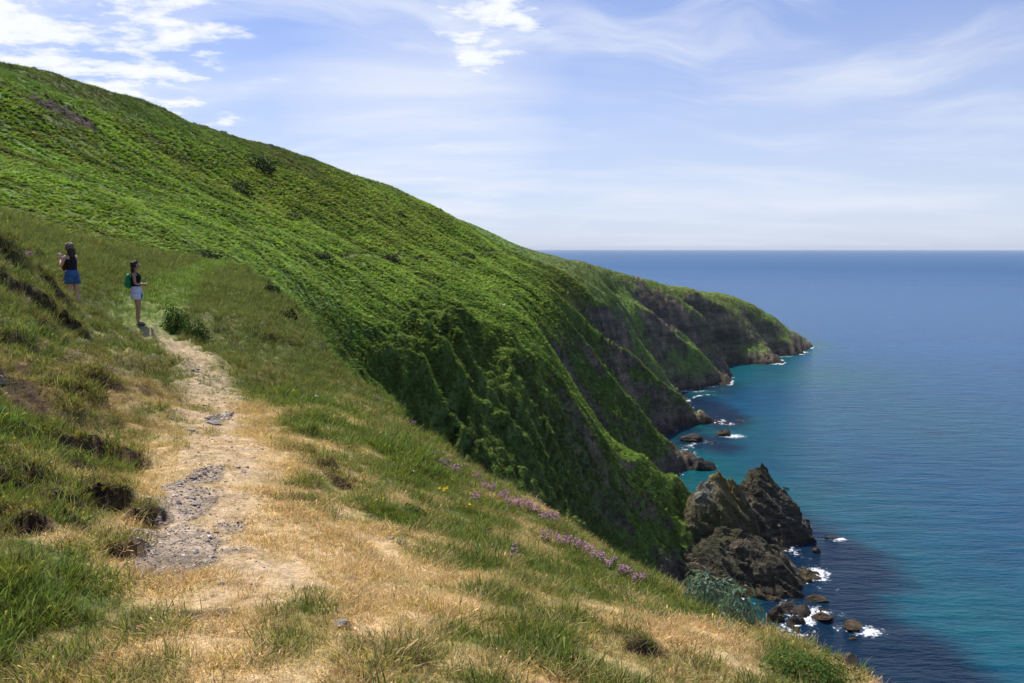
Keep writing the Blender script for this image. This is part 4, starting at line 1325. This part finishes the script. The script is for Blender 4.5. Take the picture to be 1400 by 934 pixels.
# stones in the turf and on the path
STONES = [
    (467, 863, 24, 12, 'flat pinkish grey stone lying on dry grass low in the middle', M_STONE, .35),
    (430, 547, 18, 6, 'white flat stone in the grass right of the path', M_WHITE, .3),
    (566, 645, 9, 6, 'small white stone near the brink, above the yellow flowers', M_WHITE, .4),
    (532, 608, 10, 7, 'small whitish stone in the turf, halfway down the brink', M_WHITE, .4),
    (506, 702, 12, 5, 'half buried pale stone under the dark green rosette', M_STONE, .4),
    (533, 736, 14, 5, 'grey stone beside a patch of bare soil right of the path', M_STONE, .4),
    (212, 449, 15, 2, 'flat slab at the feet of the walker with the green backpack', M_STONE, .25),
    (292, 580, 22, 5, 'thin slate slab crossing the narrow part of the path', M_STONE, .3),
    (262, 588, 12, 4, 'narrow slate piece left of the thin slab', M_STONE, .3),
    (246, 664, 12, 5, 'slate fragment at the left edge of the gravel', M_STONE, .3),
    (268, 692, 14, 5, 'largest slate fragment inside the gravel patch', M_STONE, .3),
    (222, 700, 11, 5, 'pale slate fragment at the left of the gravel patch', M_STONE, .3),
    (3, 531, 14, 6, 'pale slab on the bare scree of the bank at the left edge', M_STONE, .3),
    (20, 524, 9, 4, 'small pale stone on the bare scree of the bank', M_STONE, .3),
    (268, 746, 9, 4, 'round pebble at the lower end of the gravel', M_STONE, .3),
    (302, 806, 12, 4, 'bleached stone sunk in the straw below the gravel', M_WHITE, .5),
    (128, 905, 9, 4, 'small grey stone in long grass at the lower left', M_STONE, .3),
    (590, 870, 8, 4, 'tiny pale stone in the turf at the lower middle', M_WHITE, .3),
    (475, 770, 9, 4, 'tiny grey stone in the trodden straw right of the gravel', M_STONE, .3),
]
for i, (px, py, wp, hp, lab, mt, snk) in enumerate(STONES):
    h = hit(px, py)
    d = math.sqrt(h[0] ** 2 + h[1] ** 2 + (h[2] - EYE) ** 2)
    wd = wp * d / FPX
    zz_ = float(interp_grid(GZ, np.array([h[0]]), np.array([h[1]]))[0]) + EYE
    boulder('stone', lab, 'stone', (h[0], h[1], zz_), (wd * .52, wd * .40, max(hp * d / FPX * .55, .012)), mt, 41 + i, None, .22 if snk < .4 else .3, 3, .2, RNG.uniform(-.6, .6))


def gz(x, y):
    return float(interp_grid(GZ, np.array([x]), np.array([y]))[0]) + EYE


# ------------------------------------------------------------------ plants that stand out
def leaf_obj(name, geo, mt, parent=None, loc=None, sc=1.0, smooth=False):
    V = np.asarray(geo[0]) * sc
    me = mesh_np(name, V, geo[1], mt, smooth, {'shade': ('FLOAT_COLOR', geo[2])})
    return link(name, me, parent, loc)


def thing(name, label, cat, loc, group=None, rz=0.0):
    o = bpy.data.objects.new(name, None)
    o.empty_display_size = .1
    COL.objects.link(o)
    o.location = loc
    o.rotation_euler = (0, 0, rz)
    return tag(o, label, cat, group)


M_BUSHL = leaf_material('bush_leaf', .3, .5, False, (.040, .075, .018))
M_GORSE = leaf_material('gorse_leaf', .12, .7, False, (.022, .034, .013))
M_SILVER = leaf_material('silvery_leaf', .2, .6, False, (.155, .215, .165))
M_GLOSSY = leaf_material('glossy_leaf', .3, .4, False, (.065, .120, .022))
M_STEM = leaf_material('woody_stem', 0, .9, False, (.10, .065, .04))
M_CUSH = leaf_material('thrift_cushion', .2, .7, False, (.095, .135, .035))
M_PINK = leaf_material('thrift_petal', .35, .6, False, (.56, .29, .47))
M_YEL = leaf_material('yellow_petal', .35, .6, False, (.80, .55, .02))


def stems_geo(n, h, spread, wd, seed):
    return blades(n, h * .7, h, wd, spread, .5, seed, 3)


def bush(name, label, cat, px, py, wpx, hpx, mt, seed, n=500, ls=.3, d=None, sink=.1, group=None, aspect=.5, up=.5):
    h = hit(px, py)
    if d is None: d = math.sqrt(h[0] ** 2 + h[1] ** 2 + (h[2] - EYE) ** 2)
    k = d / FPX
    R_, H_ = wpx * k / 2, hpx * k
    t = thing(name, label, cat, (h[0], h[1], gz(h[0], h[1]) - H_ * sink), group)
    V, Q, S = leaf_dome(n, 1.0, 1.0, ls, seed, aspect, up, .3, .55)
    V = V * np.array([R_, R_ * .8, H_])
    # ragged outline
    V = V * (1 + .18 * perlin(V[:, 0] / R_ * 2 + seed, V[:, 1] / R_ * 2, 3.0))[:, None]
    leaf_obj('foliage', (V, Q, S), mt, t)['kind'] = 'stuff'
    g = stems_geo(9, H_ * .75, R_ * .35, .05 * R_, seed)
    leaf_obj('stem', g, M_STEM, t)['kind'] = 'stuff'
    return t


bush('shrub', 'dark green upright shrub beside the path just right of the walkers', 'shrub', 240, 449, 38, 33, M_BUSHL, 5, 1300, .13, aspect=.45, sink=.02)
bush('shrub', 'smaller dark shrub to the right of and below the upright shrub', 'shrub', 270, 466, 36, 26, M_BUSHL, 6, 1100, .14, aspect=.45, sink=.02)
bush('shrub', 'dark low bush over an earth hollow right of the path', 'shrub', 342, 501, 34, 12, M_BUSHL, 7, 400, .18)
bush('silvery_plant', 'blue grey leafy plant on the brink, left of two', 'plant', 966, 830, 74, 46, M_SILVER, 8, 620, .22, aspect=.38, sink=.0)
bush('silvery_plant', 'blue grey leafy plant on the brink with a pale seed head, right of two', 'plant', 1010, 858, 62, 50, M_SILVER, 9, 620, .22, aspect=.38, sink=.0)
bush('shrub', 'glossy green shrub at the lower right corner of the slope', 'shrub', 1080, 926, 100, 34, M_GLOSSY, 10, 1600, .085, aspect=.6, sink=.0)
bush('shrub', 'glossy green shrub nearest the pale boulder at the brink', 'shrub', 1128, 936, 76, 34, M_GLOSSY, 11, 1300, .09, aspect=.6, sink=.0)
bush('rosette_plant', 'dark green broad leaved rosette in the straw above the half buried stone', 'plant', 560, 700, 40, 14, M_BUSHL, 12, 260, .3, aspect=.35)
bush('rosette_plant', 'silvery small tuft by the grey stone right of the path', 'plant', 549, 745, 20, 14, M_SILVER, 13, 120, .35, aspect=.3)
bush('rosette_plant', 'dark flat plant in the middle of the dry slope', 'plant', 650, 766, 30, 10, M_BUSHL, 14, 160, .3, aspect=.4)
for i, (px, py, wp, hp, lab) in enumerate([
    (285, 354, 46, 10, 'dark gorse clump where the grassy path meets the bracken'),
    (355, 232, 46, 14, 'dark gorse band high on the hill, just under the skyline'),
    (325, 262, 40, 11, 'dark gorse clump halfway up the bracken slope'),
    (160, 353, 30, 6, 'low dark gorse strip on the slope just above the walkers'),
    (440, 353, 34, 7, 'thin dark scrub strip on the far line of the path'),
    (532, 356, 30, 7, 'dark scrub strip further along the path line'),
    (400, 300, 26, 7, 'small dark gorse clump above the path line'),
    (545, 296, 22, 6, 'small gorse clump below the skyline in the middle'),
    (372, 405, 26, 12, 'dark scrub at the top of the gully'),
    (395, 440, 30, 14, 'dark scrub a little down the gully edge'),
    (640, 352, 24, 5, 'last dark scrub strip before the path rounds the spur'),
]):
    bush('gorse_bush', lab, 'bush', px, py, wp, hp * 1.5, M_GORSE, 30 + i, 900, .13, aspect=.6, sink=.15)

# thrift: leafy cushion, stalks and round pink heads
def flower_heads(n, R_, h0, h1, hs, seed):
    r = np.random.default_rng(seed)
    V, Q, S, SV, SQ, SS = [], [], [], [], [], []
    oct_ = np.array([(1, 0, 0), (0, 1, 0), (-1, 0, 0), (0, -1, 0), (0, 0, .8), (0, 0, -.6)])
    for i in range(n):
        a = r.uniform(0, 2 * PI); q = R_ * math.sqrt(r.random())
        p = np.array([q * math.cos(a), q * math.sin(a), r.uniform(h0, h1)])
        k = len(V)
        s_ = hs * r.uniform(.7, 1.3)
        V += list(oct_ * s_ + p)
        b = r.uniform(.7, 1.4)
        S += [(b, b * r.uniform(.8, 1.2), b, 1)] * 6
        Q += [(k, k + 1, k + 4, k + 4), (k + 1, k + 2, k + 4, k + 4), (k + 2, k + 3, k + 4, k + 4), (k + 3, k, k + 4, k + 4),
              (k + 1, k, k + 5, k + 5), (k + 2, k + 1, k + 5, k + 5), (k + 3, k + 2, k + 5, k + 5), (k, k + 3, k + 5, k + 5)]
        m_ = len(SV)
        w_ = hs * .12
        SV += [(p[0] * .8 - w_, p[1] * .8, 0), (p[0] * .8 + w_, p[1] * .8, 0), (p[0] + w_, p[1], p[2]), (p[0] - w_, p[1], p[2])]
        SS += [(1, 1, 1, 1)] * 4
        SQ.append((m_, m_ + 1, m_ + 2, m_ + 3))
    Q = np.array(Q)[:, :3]
    return (np.array(V), Q, np.array(S)), (np.array(SV), np.array(SQ), np.array(SS))


THRIFT = [
    (592, 625, 22, 30, 'pink thrift below the earth notch in the brink, furthest up the slope'),
    (612, 634, 18, 24, 'faded pink thrift just under the first cushion at the earth notch'),
    (626, 643, 20, 34, 'bright pink thrift in front of the brown earth notch'),
    (640, 640, 14, 12, 'sparse thrift on the lip of the earth notch'),
    (657, 652, 18, 18, 'thrift right of the earth notch on the skyline of the slope'),
    (672, 664, 18, 34, 'deep pink thrift clump on the brink between the notch and the long drift'),
    (655, 678, 14, 22, 'small thrift clump inside the turf left of the brink'),
    (692, 680, 16, 20, 'thrift at the start of the long pink drift'),
    (706, 688, 18, 30, 'second cushion of the long pink drift'),
    (722, 694, 22, 44, 'wide pink cushion in the middle of the long drift'),
    (738, 700, 16, 22, 'thrift between the wide cushion and the tall one'),
    (755, 710, 24, 60, 'tallest and densest pink thrift clump on the brink'),
    (752, 738, 14, 18, 'thrift below the tall clump beside a dark hollow'),
    (775, 744, 20, 30, 'pink thrift at the foot of the small dark hollow'),
    (792, 750, 18, 26, 'thrift on the brink after the dark hollow'),
    (808, 757, 20, 30, 'pink cushion on the brink past the hollow, second'),
    (824, 765, 18, 26, 'pink cushion on the brink past the hollow, third'),
    (840, 772, 16, 20, 'thin pink cushion further down the brink'),
    (858, 782, 18, 26, 'pink cushion near the lower end of the brink'),
    (876, 791, 18, 24, 'lowest pink cushion of the brink'),
    (706, 758, 8, 7, 'single small pink tuft in the middle of the turf, upper'),
    (701, 770, 8, 6, 'single small pink tuft in the middle of the turf, lower'),
    (38, 372, 16, 26, 'pink thrift on top of the left bank'),
    (4, 384, 18, 22, 'thrift at the left edge of the picture on the bank top'),
    (55, 486, 14, 22, 'pink thrift on the bank face under the earth overhang'),
    (34, 430, 16, 14, 'sparse thrift in the shade of the bank overhang'),
    (30, 408, 14, 12, 'sparse thrift just above the shaded overhang'),
    (100, 500, 18, 14, 'pale thrift scattered on the lower bank'),
    (150, 532, 16, 12, 'pale thrift where the bank meets the path'),
    (515, 547, 10, 12, 'small pink tuft at the top end of the brink'),
    (560, 585, 16, 14, 'pale pink tuft on the brink above the notch'),
    (122, 436, 10, 8, 'tiny pale thrift below the left walker'),
    (318, 478, 12, 10, 'pale thrift tuft in dull grass right of the shrubs'),
    (262, 444, 18, 10, 'pale thrift among the shrubs by the path'),
]
for i, (px, py, wp, nf, lab) in enumerate(THRIFT):
    h = hit(px, py)
    if i < 20: h = hit(px - 5, py + 7)
    if h is None or h[1] > 40: h = hit(px - 12, py + 16)
    if h[1] > 45: continue
    d = math.sqrt(h[0] ** 2 + h[1] ** 2 + (h[2] - EYE) ** 2)
    R_ = min(wp * d / FPX * .55, .30)
    hh = min(.14, R_ * .9)
    t = thing('thrift_plant', lab, 'flowers', (h[0], h[1], gz(h[0], h[1]) - .01), 'pink thrift growing in the turf')
    V, Q, S = leaf_dome(130, R_, hh * .5, R_ * .16, 200 + i, .25, .6, .3, .5)
    leaf_obj('cushion', (V, Q, S), M_CUSH, t)['kind'] = 'stuff'
    fh, st_ = flower_heads(int(nf * 1.6), R_ * 1.05, max(hh * .6, .05), max(hh * 1.35, .135), .0012 * d ** .5 + .008, 300 + i)
    leaf_obj('flower_head', fh, M_PINK, t)['kind'] = 'stuff'
    leaf_obj('stalk', st_, M_CUSH, t)['kind'] = 'stuff'
for i, (px, py, wp, nf, lab) in enumerate([(607, 678, 14, 14, 'small clump of bright yellow flowers in the turf'), (20, 624, 8, 2, 'lone yellow flower on the left bank'), (640, 700, 6, 2, 'tiny yellow flower right of the yellow clump'), (12, 372, 8, 3, 'few yellow flowers on top of the left bank at the picture edge')]):
    h = hit(px, py)
    d = math.sqrt(h[0] ** 2 + h[1] ** 2 + (h[2] - EYE) ** 2)
    R_ = wp * d / FPX * .5
    t = thing('yellow_flower', lab, 'flowers', (h[0], h[1], gz(h[0], h[1]) - .01))
    V, Q, S = leaf_dome(60, R_, .04, R_ * .3, 400 + i, .25)
    leaf_obj('leaf', (V, Q, S), M_CUSH, t)['kind'] = 'stuff'
    fh, st_ = flower_heads(nf, R_, .07, .11, .013, 420 + i)
    leaf_obj('flower_head', fh, M_YEL, t)['kind'] = 'stuff'
    leaf_obj('stalk', st_, M_CUSH, t)['kind'] = 'stuff'
h = hit(1150, 924)
if h and h[1] < 20:
    boulder('boulder', 'pale brown boulder sticking out at the brink in the lower right corner', 'rock', (h[0] + .10, h[1] + .16, gz(h[0], h[1]) - .10), (.12, .10, .08), M_BROWNST, 77, None, .3, 4, .15)


# ------------------------------------------------------------------ people
def plain(name, c, rough=0.8, spec=0.2, bump=0.0):
    m, t = mat(name)
    n_ = t.noise(t.n('ShaderNodeTexCoord').outputs['Object'], 14, 4, .6)
    cc = t.mix(1.0, (*c, 1), t.mix(n_, (.75, .75, .75, 1), (1.25, 1.25, 1.25, 1)), 'MULTIPLY')
    ins = {'Base Color': cc, 'Roughness': rough, 'Specular IOR Level': spec}
    if bump: ins['Normal'] = t.n('ShaderNodeBump', {'Height': n_, 'Strength': bump, 'Distance': .02})
    out(t, t.n('ShaderNodeBsdfPrincipled', ins))
    return m


SK_A = plain('pale_skin', (.50, .29, .21), .55, .35)
SK_B = plain('tanned_skin', (.34, .185, .12), .55, .35)
BLACKC = plain('black_cloth', (.014, .013, .014), .85, .2, .5)
DENIM = plain('blue_denim', (.045, .11, .26), .85, .2, .6)
LILAC = plain('pale_lilac_cloth', (.56, .56, .72), .85, .2, .6)
GREENB = plain('green_nylon', (.012, .22, .085), .6, .3, .5)
REDB = plain('dark_red_canvas', (.16, .02, .018), .8, .2, .5)
HAIR_B = plain('dark_brown_hair', (.030, .016, .010), .6, .35, .8)
HAIR_A = plain('ash_blonde_hair', (.17, .12, .075), .6, .35, .8)
WHITEP = plain('white_plastic', (.75, .75, .76), .4, .4)
SHOE = plain('grey_sole', (.16, .15, .15), .8)
EYEW = plain('eye_white', (.7, .7, .7), .3)
DARKP = plain('dark_glass', (.01, .01, .012), .15, .5)


def skin_mesh(name, verts, edges, radii, mt, parent, root=0, sub=2):
    me = bpy.data.meshes.new(name)
    me.from_pydata(verts, edges, [])
    o = link(name, me, parent)
    md = o.modifiers.new('skin', 'SKIN')
    md.use_smooth_shade = True
    for i, r in enumerate(radii):
        sv = me.skin_vertices[0].data[i]
        sv.radius = (r, r) if np.ndim(r) == 0 else r
        sv.use_root = (i == root)
    if sub:
        s2 = o.modifiers.new('subdivision', 'SUBSURF')
        s2.levels = s2.render_levels = sub
    me.materials.append(mt)
    dg = bpy.context.evaluated_depsgraph_get()
    me2 = bpy.data.meshes.new_from_object(o.evaluated_get(dg), depsgraph=dg)
    o.modifiers.clear()
    o.data = me2
    me2.name = name
    if not me2.materials: me2.materials.append(mt)
    for p_ in me2.polygons: p_.use_smooth = True
    return o


def person_body(parent, mt, arms, legs, hscale=1.0, lean=0.0, nod=0.0, closed=True):
    """faces +Y in its own frame; arms / legs are joint positions"""
    V = [(0, 0, .93), (0, .005, 1.05), (0, .0 + lean * .3, 1.18), (0, lean * .6, 1.32), (0, lean - .01, 1.43), (0, lean, 1.49),
         (0, lean + .02 + nod * .3, 1.56), (0, lean + .03 + nod, 1.63), (0, lean + .02 + nod, 1.695)]
    R = [(.135, .10), (.115, .085), (.125, .09), (.14, .095), (.085, .075), (.048, .05), (.060, .068), (.078, .088), (.062, .072)]
    E = [(i, i + 1) for i in range(8)]
    # nose and chin
    V.append((0, lean + .03 + nod + .108, 1.612)); R.append(.011); E.append((7, 9))
    for sgn in (-1, 1):
        V.append((sgn * .088, lean + .02 + nod, 1.625)); R.append(.014); E.append((7, len(V) - 1))
    for side, (el, wr, dirh) in zip((-1, 1), arms):
        s0 = len(V)
        sh = (side * .165, lean - .01, 1.405)
        V += [sh, tuple((np.array(sh) * .5 + np.array(el) * .5)), el, tuple(np.array(el) * .45 + np.array(wr) * .55), wr]
        R += [.052, .044, .036, .034, .024]
        E += [(3, s0), (s0, s0 + 1), (s0 + 1, s0 + 2), (s0 + 2, s0 + 3), (s0 + 3, s0 + 4)]
        dh = np.array(dirh, float); dh /= np.linalg.norm(dh)
        latv = np.cross(dh, (0, 0, 1)) if abs(dh[2]) < .9 else np.array((0, 1.0, 0)); latv /= np.linalg.norm(latv)
        cu = np.cross(latv, dh)
        palm = np.array(wr) + dh * .055
        pi_ = len(V)
        V.append(tuple(palm)); R.append((.036, .018)); E.append((s0 + 4, pi_))
        for f_ in range(4):
            ln = (.072, .08, .075, .058)[f_]
            off = latv * (f_ - 1.5) * .019
            b0 = palm + dh * .030 + off
            b1 = b0 + dh * ln * .5 + cu * ln * .10
            b2 = b1 + dh * ln * .40 + cu * ln * .30
            k = len(V)
            V += [tuple(b0), tuple(b1), tuple(b2)]; R += [.0095, .0085, .007]
            E += [(pi_, k), (k, k + 1), (k + 1, k + 2)]
        k = len(V)
        th = palm - dh * .02 - latv * .035
        V += [tuple(th), tuple(th + dh * .04 - latv * .015)]; R += [.011, .008]
        E += [(pi_, k), (k, k + 1)]
    for side, (kn, an, toe) in zip((-1, 1), legs):
        s0 = len(V)
        hip = (side * .085, 0, .86)
        V += [hip, tuple(np.array(hip) * .5 + np.array(kn) * .5), kn, tuple(np.array(kn) * .6 + np.array(an) * .4 + np.array((0, -.012, 0))), an, toe]
        R += [.092, .080, .056, .058, .036, (.040, .024)]
        E += [(0, s0), (s0, s0 + 1), (s0 + 1, s0 + 2), (s0 + 2, s0 + 3), (s0 + 3, s0 + 4), (s0 + 4, s0 + 5)]
    o = skin_mesh('body', V, E, R, mt, parent)
    return o


def ell(name, parent, c, r, mt, seed=0, rough=.1, sub=3, cut=None):
    bm = bmesh.new()
    bmesh.ops.create_icosphere(bm, subdivisions=sub, radius=1.0)
    co = np.array([v.co[:] for v in bm.verts])
    co = co * (1 + rough * fbm(co[:, 0] * 2.2 + seed, co[:, 1] * 2.2, co[:, 2] * 2.2, 3))[:, None]
    co = co * np.array(r) + np.array(c)
    for v, q in zip(bm.verts, co): v.co = q
    if cut:
        bmesh.ops.delete(bm, geom=[v for v in bm.verts if cut(v.co)], context='VERTS')
    me = bpy.data.meshes.new(name); bm.to_mesh(me); bm.free()
    for p_ in me.polygons: p_.use_smooth = True
    me.materials.append(mt)
    return link(name, me, parent)


def tube_rings(name, parent, rings, mt, n=20):
    """closed shell through elliptical rings (cx, cy, cz, rx, ry)"""
    V, F = [], []
    r = np.random.default_rng(len(rings))
    for (cx_, cy_, cz_, rx, ry) in rings:
        for i in range(n):
            a = 2 * PI * i / n
            w_ = 1 + .03 * math.sin(5 * a + cz_ * 20)
            V.append((cx_ + rx * math.cos(a) * w_, cy_ + ry * math.sin(a) * w_, cz_))
    for k in range(len(rings) - 1):
        for i in range(n):
            F.append((k * n + i, k * n + (i + 1) % n, (k + 1) * n + (i + 1) % n, (k + 1) * n + i))
    me = bpy.data.meshes.new(name); me.from_pydata(V, [], F)
    for p_ in me.polygons: p_.use_smooth = True
    me.materials.append(mt)
    o = link(name, me, parent)
    sd = o.modifiers.new('solidify', 'SOLIDIFY'); sd.thickness = .006
    return o


def shorts(parent, mt, flare=.0):
    rings = [(0, .0, 1.06, .142, .108), (0, 0, 1.0, .158, .122), (0, 0, .93, .178, .135), (0, 0, .86, .185, .135)]
    o = tube_rings('shorts', parent, rings, mt, 24)
    for s in (-1, 1):
        q = tube_rings('shorts_leg', o, [(s * .088, 0, .88, .100, .130), (s * .092, .003, .80, .106, .122), (s * .097, .003, .70, .108 + flare, .112 + flare)], mt, 18)
    return o


def eyes(parent, lean, nod):
    for s in (-1, 1):
        e = ell('eye', parent, (s * .031, lean + .03 + nod + .086, 1.648), (.012, .008, .009), EYEW, 0, 0, 2)
        ell('iris', e, (s * .031, lean + .03 + nod + .094, 1.648), (.006, .003, .006), DARKP, 0, 0, 1)
    ell('mouth', parent, (0, lean + .03 + nod + .088, 1.578), (.022, .008, .006), REDB, 0, 0, 2)


# right hand walker: green backpack, faces right, arms folded in front
h = P(188, 443, 23.0)
xx, yy = h[0], h[1]
hb = hit(189, 443)
xx, yy = hb[0], hb[1]
pscale = 79.0 * math.sqrt(xx * xx + yy * yy) / FPX / 1.74
pr_ = thing('person', 'walker with dark hair and pale shorts wearing a green backpack, standing on the path', 'person', (xx, yy, gz(xx, yy) - .015), None, math.radians(-78))
pr_.scale = (pscale,) * 3
person_body(pr_, SK_B, [((-.235, .03, 1.13), (-.10, .20, 1.08), (.9, .25, .05)), ((.235, .03, 1.13), (.10, .22, 1.11), (-.9, .15, .1))],
            [((-.095, .02, .48), (-.09, -.02, .075), (-.10, .15, .035)), ((.10, .05, .48), (.10, .02, .075), (.12, .19, .035))])
eyes(pr_, 0, 0)
top = tube_rings('top', pr_, [(0, 0, 1.035, .145, .112), (0, 0, 1.12, .140, .104), (0, .002, 1.22, .150, .112), (0, .004, 1.31, .160, .118), (0, 0, 1.38, .145, .10), (0, -.005, 1.425, .105, .075)], BLACKC)
shorts(pr_, LILAC, .006)
panel = ell('shorts_front_panel', pr_, (0, .085, .82), (.13, .065, .13), DENIM, 3, .05)
hr = ell('hair', pr_, (0, -.012, 1.655), (.100, .112, .112), HAIR_B, 4, .16, 4, lambda c: c.y > .055 and c.z < 1.69)
ell('hair_length', hr, (0, -.06, 1.52), (.10, .06, .15), HAIR_B, 8, .22, 4)
for s in (-1, 1):
    sh_ = ell('shoe', pr_, (s * .11, .075 + .02 * s, .035), (.047, .125, .036), SHOE, 2, .03)
    ell('sole', sh_, (s * .11, .078 + .02 * s, .012), (.049, .130, .012), BLACKC, 2, .0)

bp_ = thing('backpack', 'green backpack worn by the walker in pale shorts', 'backpack', (pr_.location.x, pr_.location.y, pr_.location.z), None, math.radians(-78))
bp_.scale = (pscale,) * 3
ell('bag', bp_, (0, -.185, 1.20), (.135, .085, .205), GREENB, 6, .07, 4)
ell('front_pocket', bp_, (0, -.255, 1.12), (.095, .035, .10), GREENB, 7, .05, 3)
for s in (-1, 1):
    skin_mesh('strap', [(s * .10, -.13, 1.36), (s * .105, -.04, 1.445), (s * .105, .07, 1.40), (s * .115, .115, 1.28), (s * .13, .06, 1.12), (s * .12, -.10, 1.06)],
              [(0, 1), (1, 2), (2, 3), (3, 4), (4, 5)], [.016] * 6, GREENB if s < 0 else BLACKC, bp_, 0, 1)

# left hand walker: black vest, blue shorts, looks down at a phone, faces left
hb = hit(101, 420)
xx, yy = hb[0], hb[1]
pscale = 79.0 * math.sqrt(xx * xx + yy * yy) / FPX / 1.72
pl_ = thing('person', 'walker in black vest and blue denim shorts looking down at a phone on the bank', 'person', (xx, yy, gz(xx, yy) - .015), None, math.radians(68))
pl_.scale = (pscale,) * 3
person_body(pl_, SK_A, [((-.22, .10, 1.15), (-.07, .29, 1.33), (.3, .35, .75)), ((.22, .10, 1.15), (.07, .29, 1.33), (-.3, .35, .75))],
            [((-.095, .03, .48), (-.11, -.01, .075), (-.13, .16, .035)), ((.10, .0, .48), (.12, -.05, .075), (.14, .12, .035))], lean=.02, nod=.035)
eyes(pl_, .02, .035)
tube_rings('vest', pl_, [(0, 0, 1.03, .148, .115), (0, .0, 1.12, .145, .108), (0, .006, 1.22, .155, .114), (0, .012, 1.31, .162, .118), (0, .012, 1.38, .148, .10), (0, .01, 1.43, .108, .075)], BLACKC)
shorts(pl_, DENIM, .012)
hr = ell('hair', pl_, (0, .022, 1.665), (.102, .114, .108), HAIR_A, 14, .2, 4, lambda c: c.y > .095 and c.z < 1.69)
ell('hair_length', hr, (0, -.035, 1.50), (.105, .065, .14), HAIR_B, 18, .25, 4)
for s in (-1, 1):
    sh_ = ell('shoe', pl_, (s * .125, .05 - .02 * s, .035), (.047, .125, .036), SHOE, 2, .03)
    ell('sole', sh_, (s * .125, .05 - .02 * s, .012), (.049, .130, .012), BLACKC, 2, .0)


def boxm(name, parent, c, d, mt, bev=.01, rot=(0, 0, 0)):
    bm = bmesh.new()
    bmesh.ops.create_cube(bm, size=1.0)
    bmesh.ops.scale(bm, vec=d, verts=bm.verts)
    bmesh.ops.bevel(bm, geom=list(bm.edges), offset=bev, segments=2, profile=.6, affect='EDGES')
    me = bpy.data.meshes.new(name); bm.to_mesh(me); bm.free()
    me.materials.append(mt)
    o = link(name, me, parent, c)
    o.rotation_euler = rot
    return o


ph = thing('phone', 'white phone held up by the walker in denim shorts', 'phone', tuple(pl_.location), None, math.radians(68))
ph.scale = (pscale,) * 3
boxm('phone_case', ph, (0, .37, 1.43), (.075, .012, .15), WHITEP, .005, (math.radians(-35), 0, 0))
boxm('screen', ph, (0, .3635, 1.425), (.066, .003, .135), DARKP, .001, (math.radians(-35), 0, 0))
rb = thing('shoulder_bag', 'dark red bag hanging in front of the walker in denim shorts', 'bag', tuple(pl_.location), None, math.radians(68))
rb.scale = (pscale,) * 3
ell('bag', rb, (0, .19, 1.14), (.115, .075, .13), REDB, 21, .08, 4)
skin_mesh('strap', [(-.10, .17, 1.22), (-.12, .12, 1.36), (-.08, .03, 1.47), (.05, -.05, 1.46), (.10, .02, 1.45), (.12, .13, 1.34), (.10, .18, 1.22)],
          [(i, i + 1) for i in range(6)], [.010] * 7, REDB, rb, 0, 1)

# ------------------------------------------------------------------ gull gliding over the bracken
q = P(689, 417, 150)
gm = plain('gull_feather', (.72, .72, .72), .7)
gd = plain('gull_wing_tip', (.03, .03, .03), .7)
gl = thing('seagull', 'white gull gliding low over the bracken slope', 'bird', (q[0], q[1], q[2] + EYE), None, math.radians(70))
gl.scale = (1.15,) * 3
skin_mesh('body', [(0, -.24, -.01), (0, -.12, 0), (0, .02, 0), (0, .15, .01), (0, .24, .03), (0, .31, .02),
                   (-.18, .05, .10), (-.40, .06, .13), (-.66, -.06, .05), (.18, .05, .10), (.40, .06, .13), (.66, -.06, .05)],
          [(0, 1), (1, 2), (2, 3), (3, 4), (4, 5), (2, 6), (6, 7), (7, 8), (2, 9), (9, 10), (10, 11)],
          [(.06, .012), (.05, .045), (.075, .07), (.055, .055), (.045, .045), (.012, .012), (.08, .018), (.07, .012), (.02, .006), (.08, .018), (.07, .012), (.02, .006)], gm, gl, 2)
build_sea()

# ------------------------------------------------------------------ thin sea haze that pales the far water
bm = bmesh.new()
bmesh.ops.create_cube(bm, size=1.0)
bmesh.ops.scale(bm, vec=(95000, 95000, 167.0), verts=bm.verts)
me = bpy.data.meshes.new('haze'); bm.to_mesh(me); bm.free()
hz = link('haze', me, None, (0, 0, 139.0 - 83.5))
m, t = mat('sea_haze')
vol = t.n('ShaderNodeVolumePrincipled', {'Color': (0.80, 0.88, 1.0, 1), 'Density': 2.5e-5, 'Anisotropy': 0.0})
t.n('ShaderNodeOutputMaterial', {'Volume': vol.outputs[0]})
me.materials.append(m)
tag(hz, 'thin haze over the sea', kind='stuff')
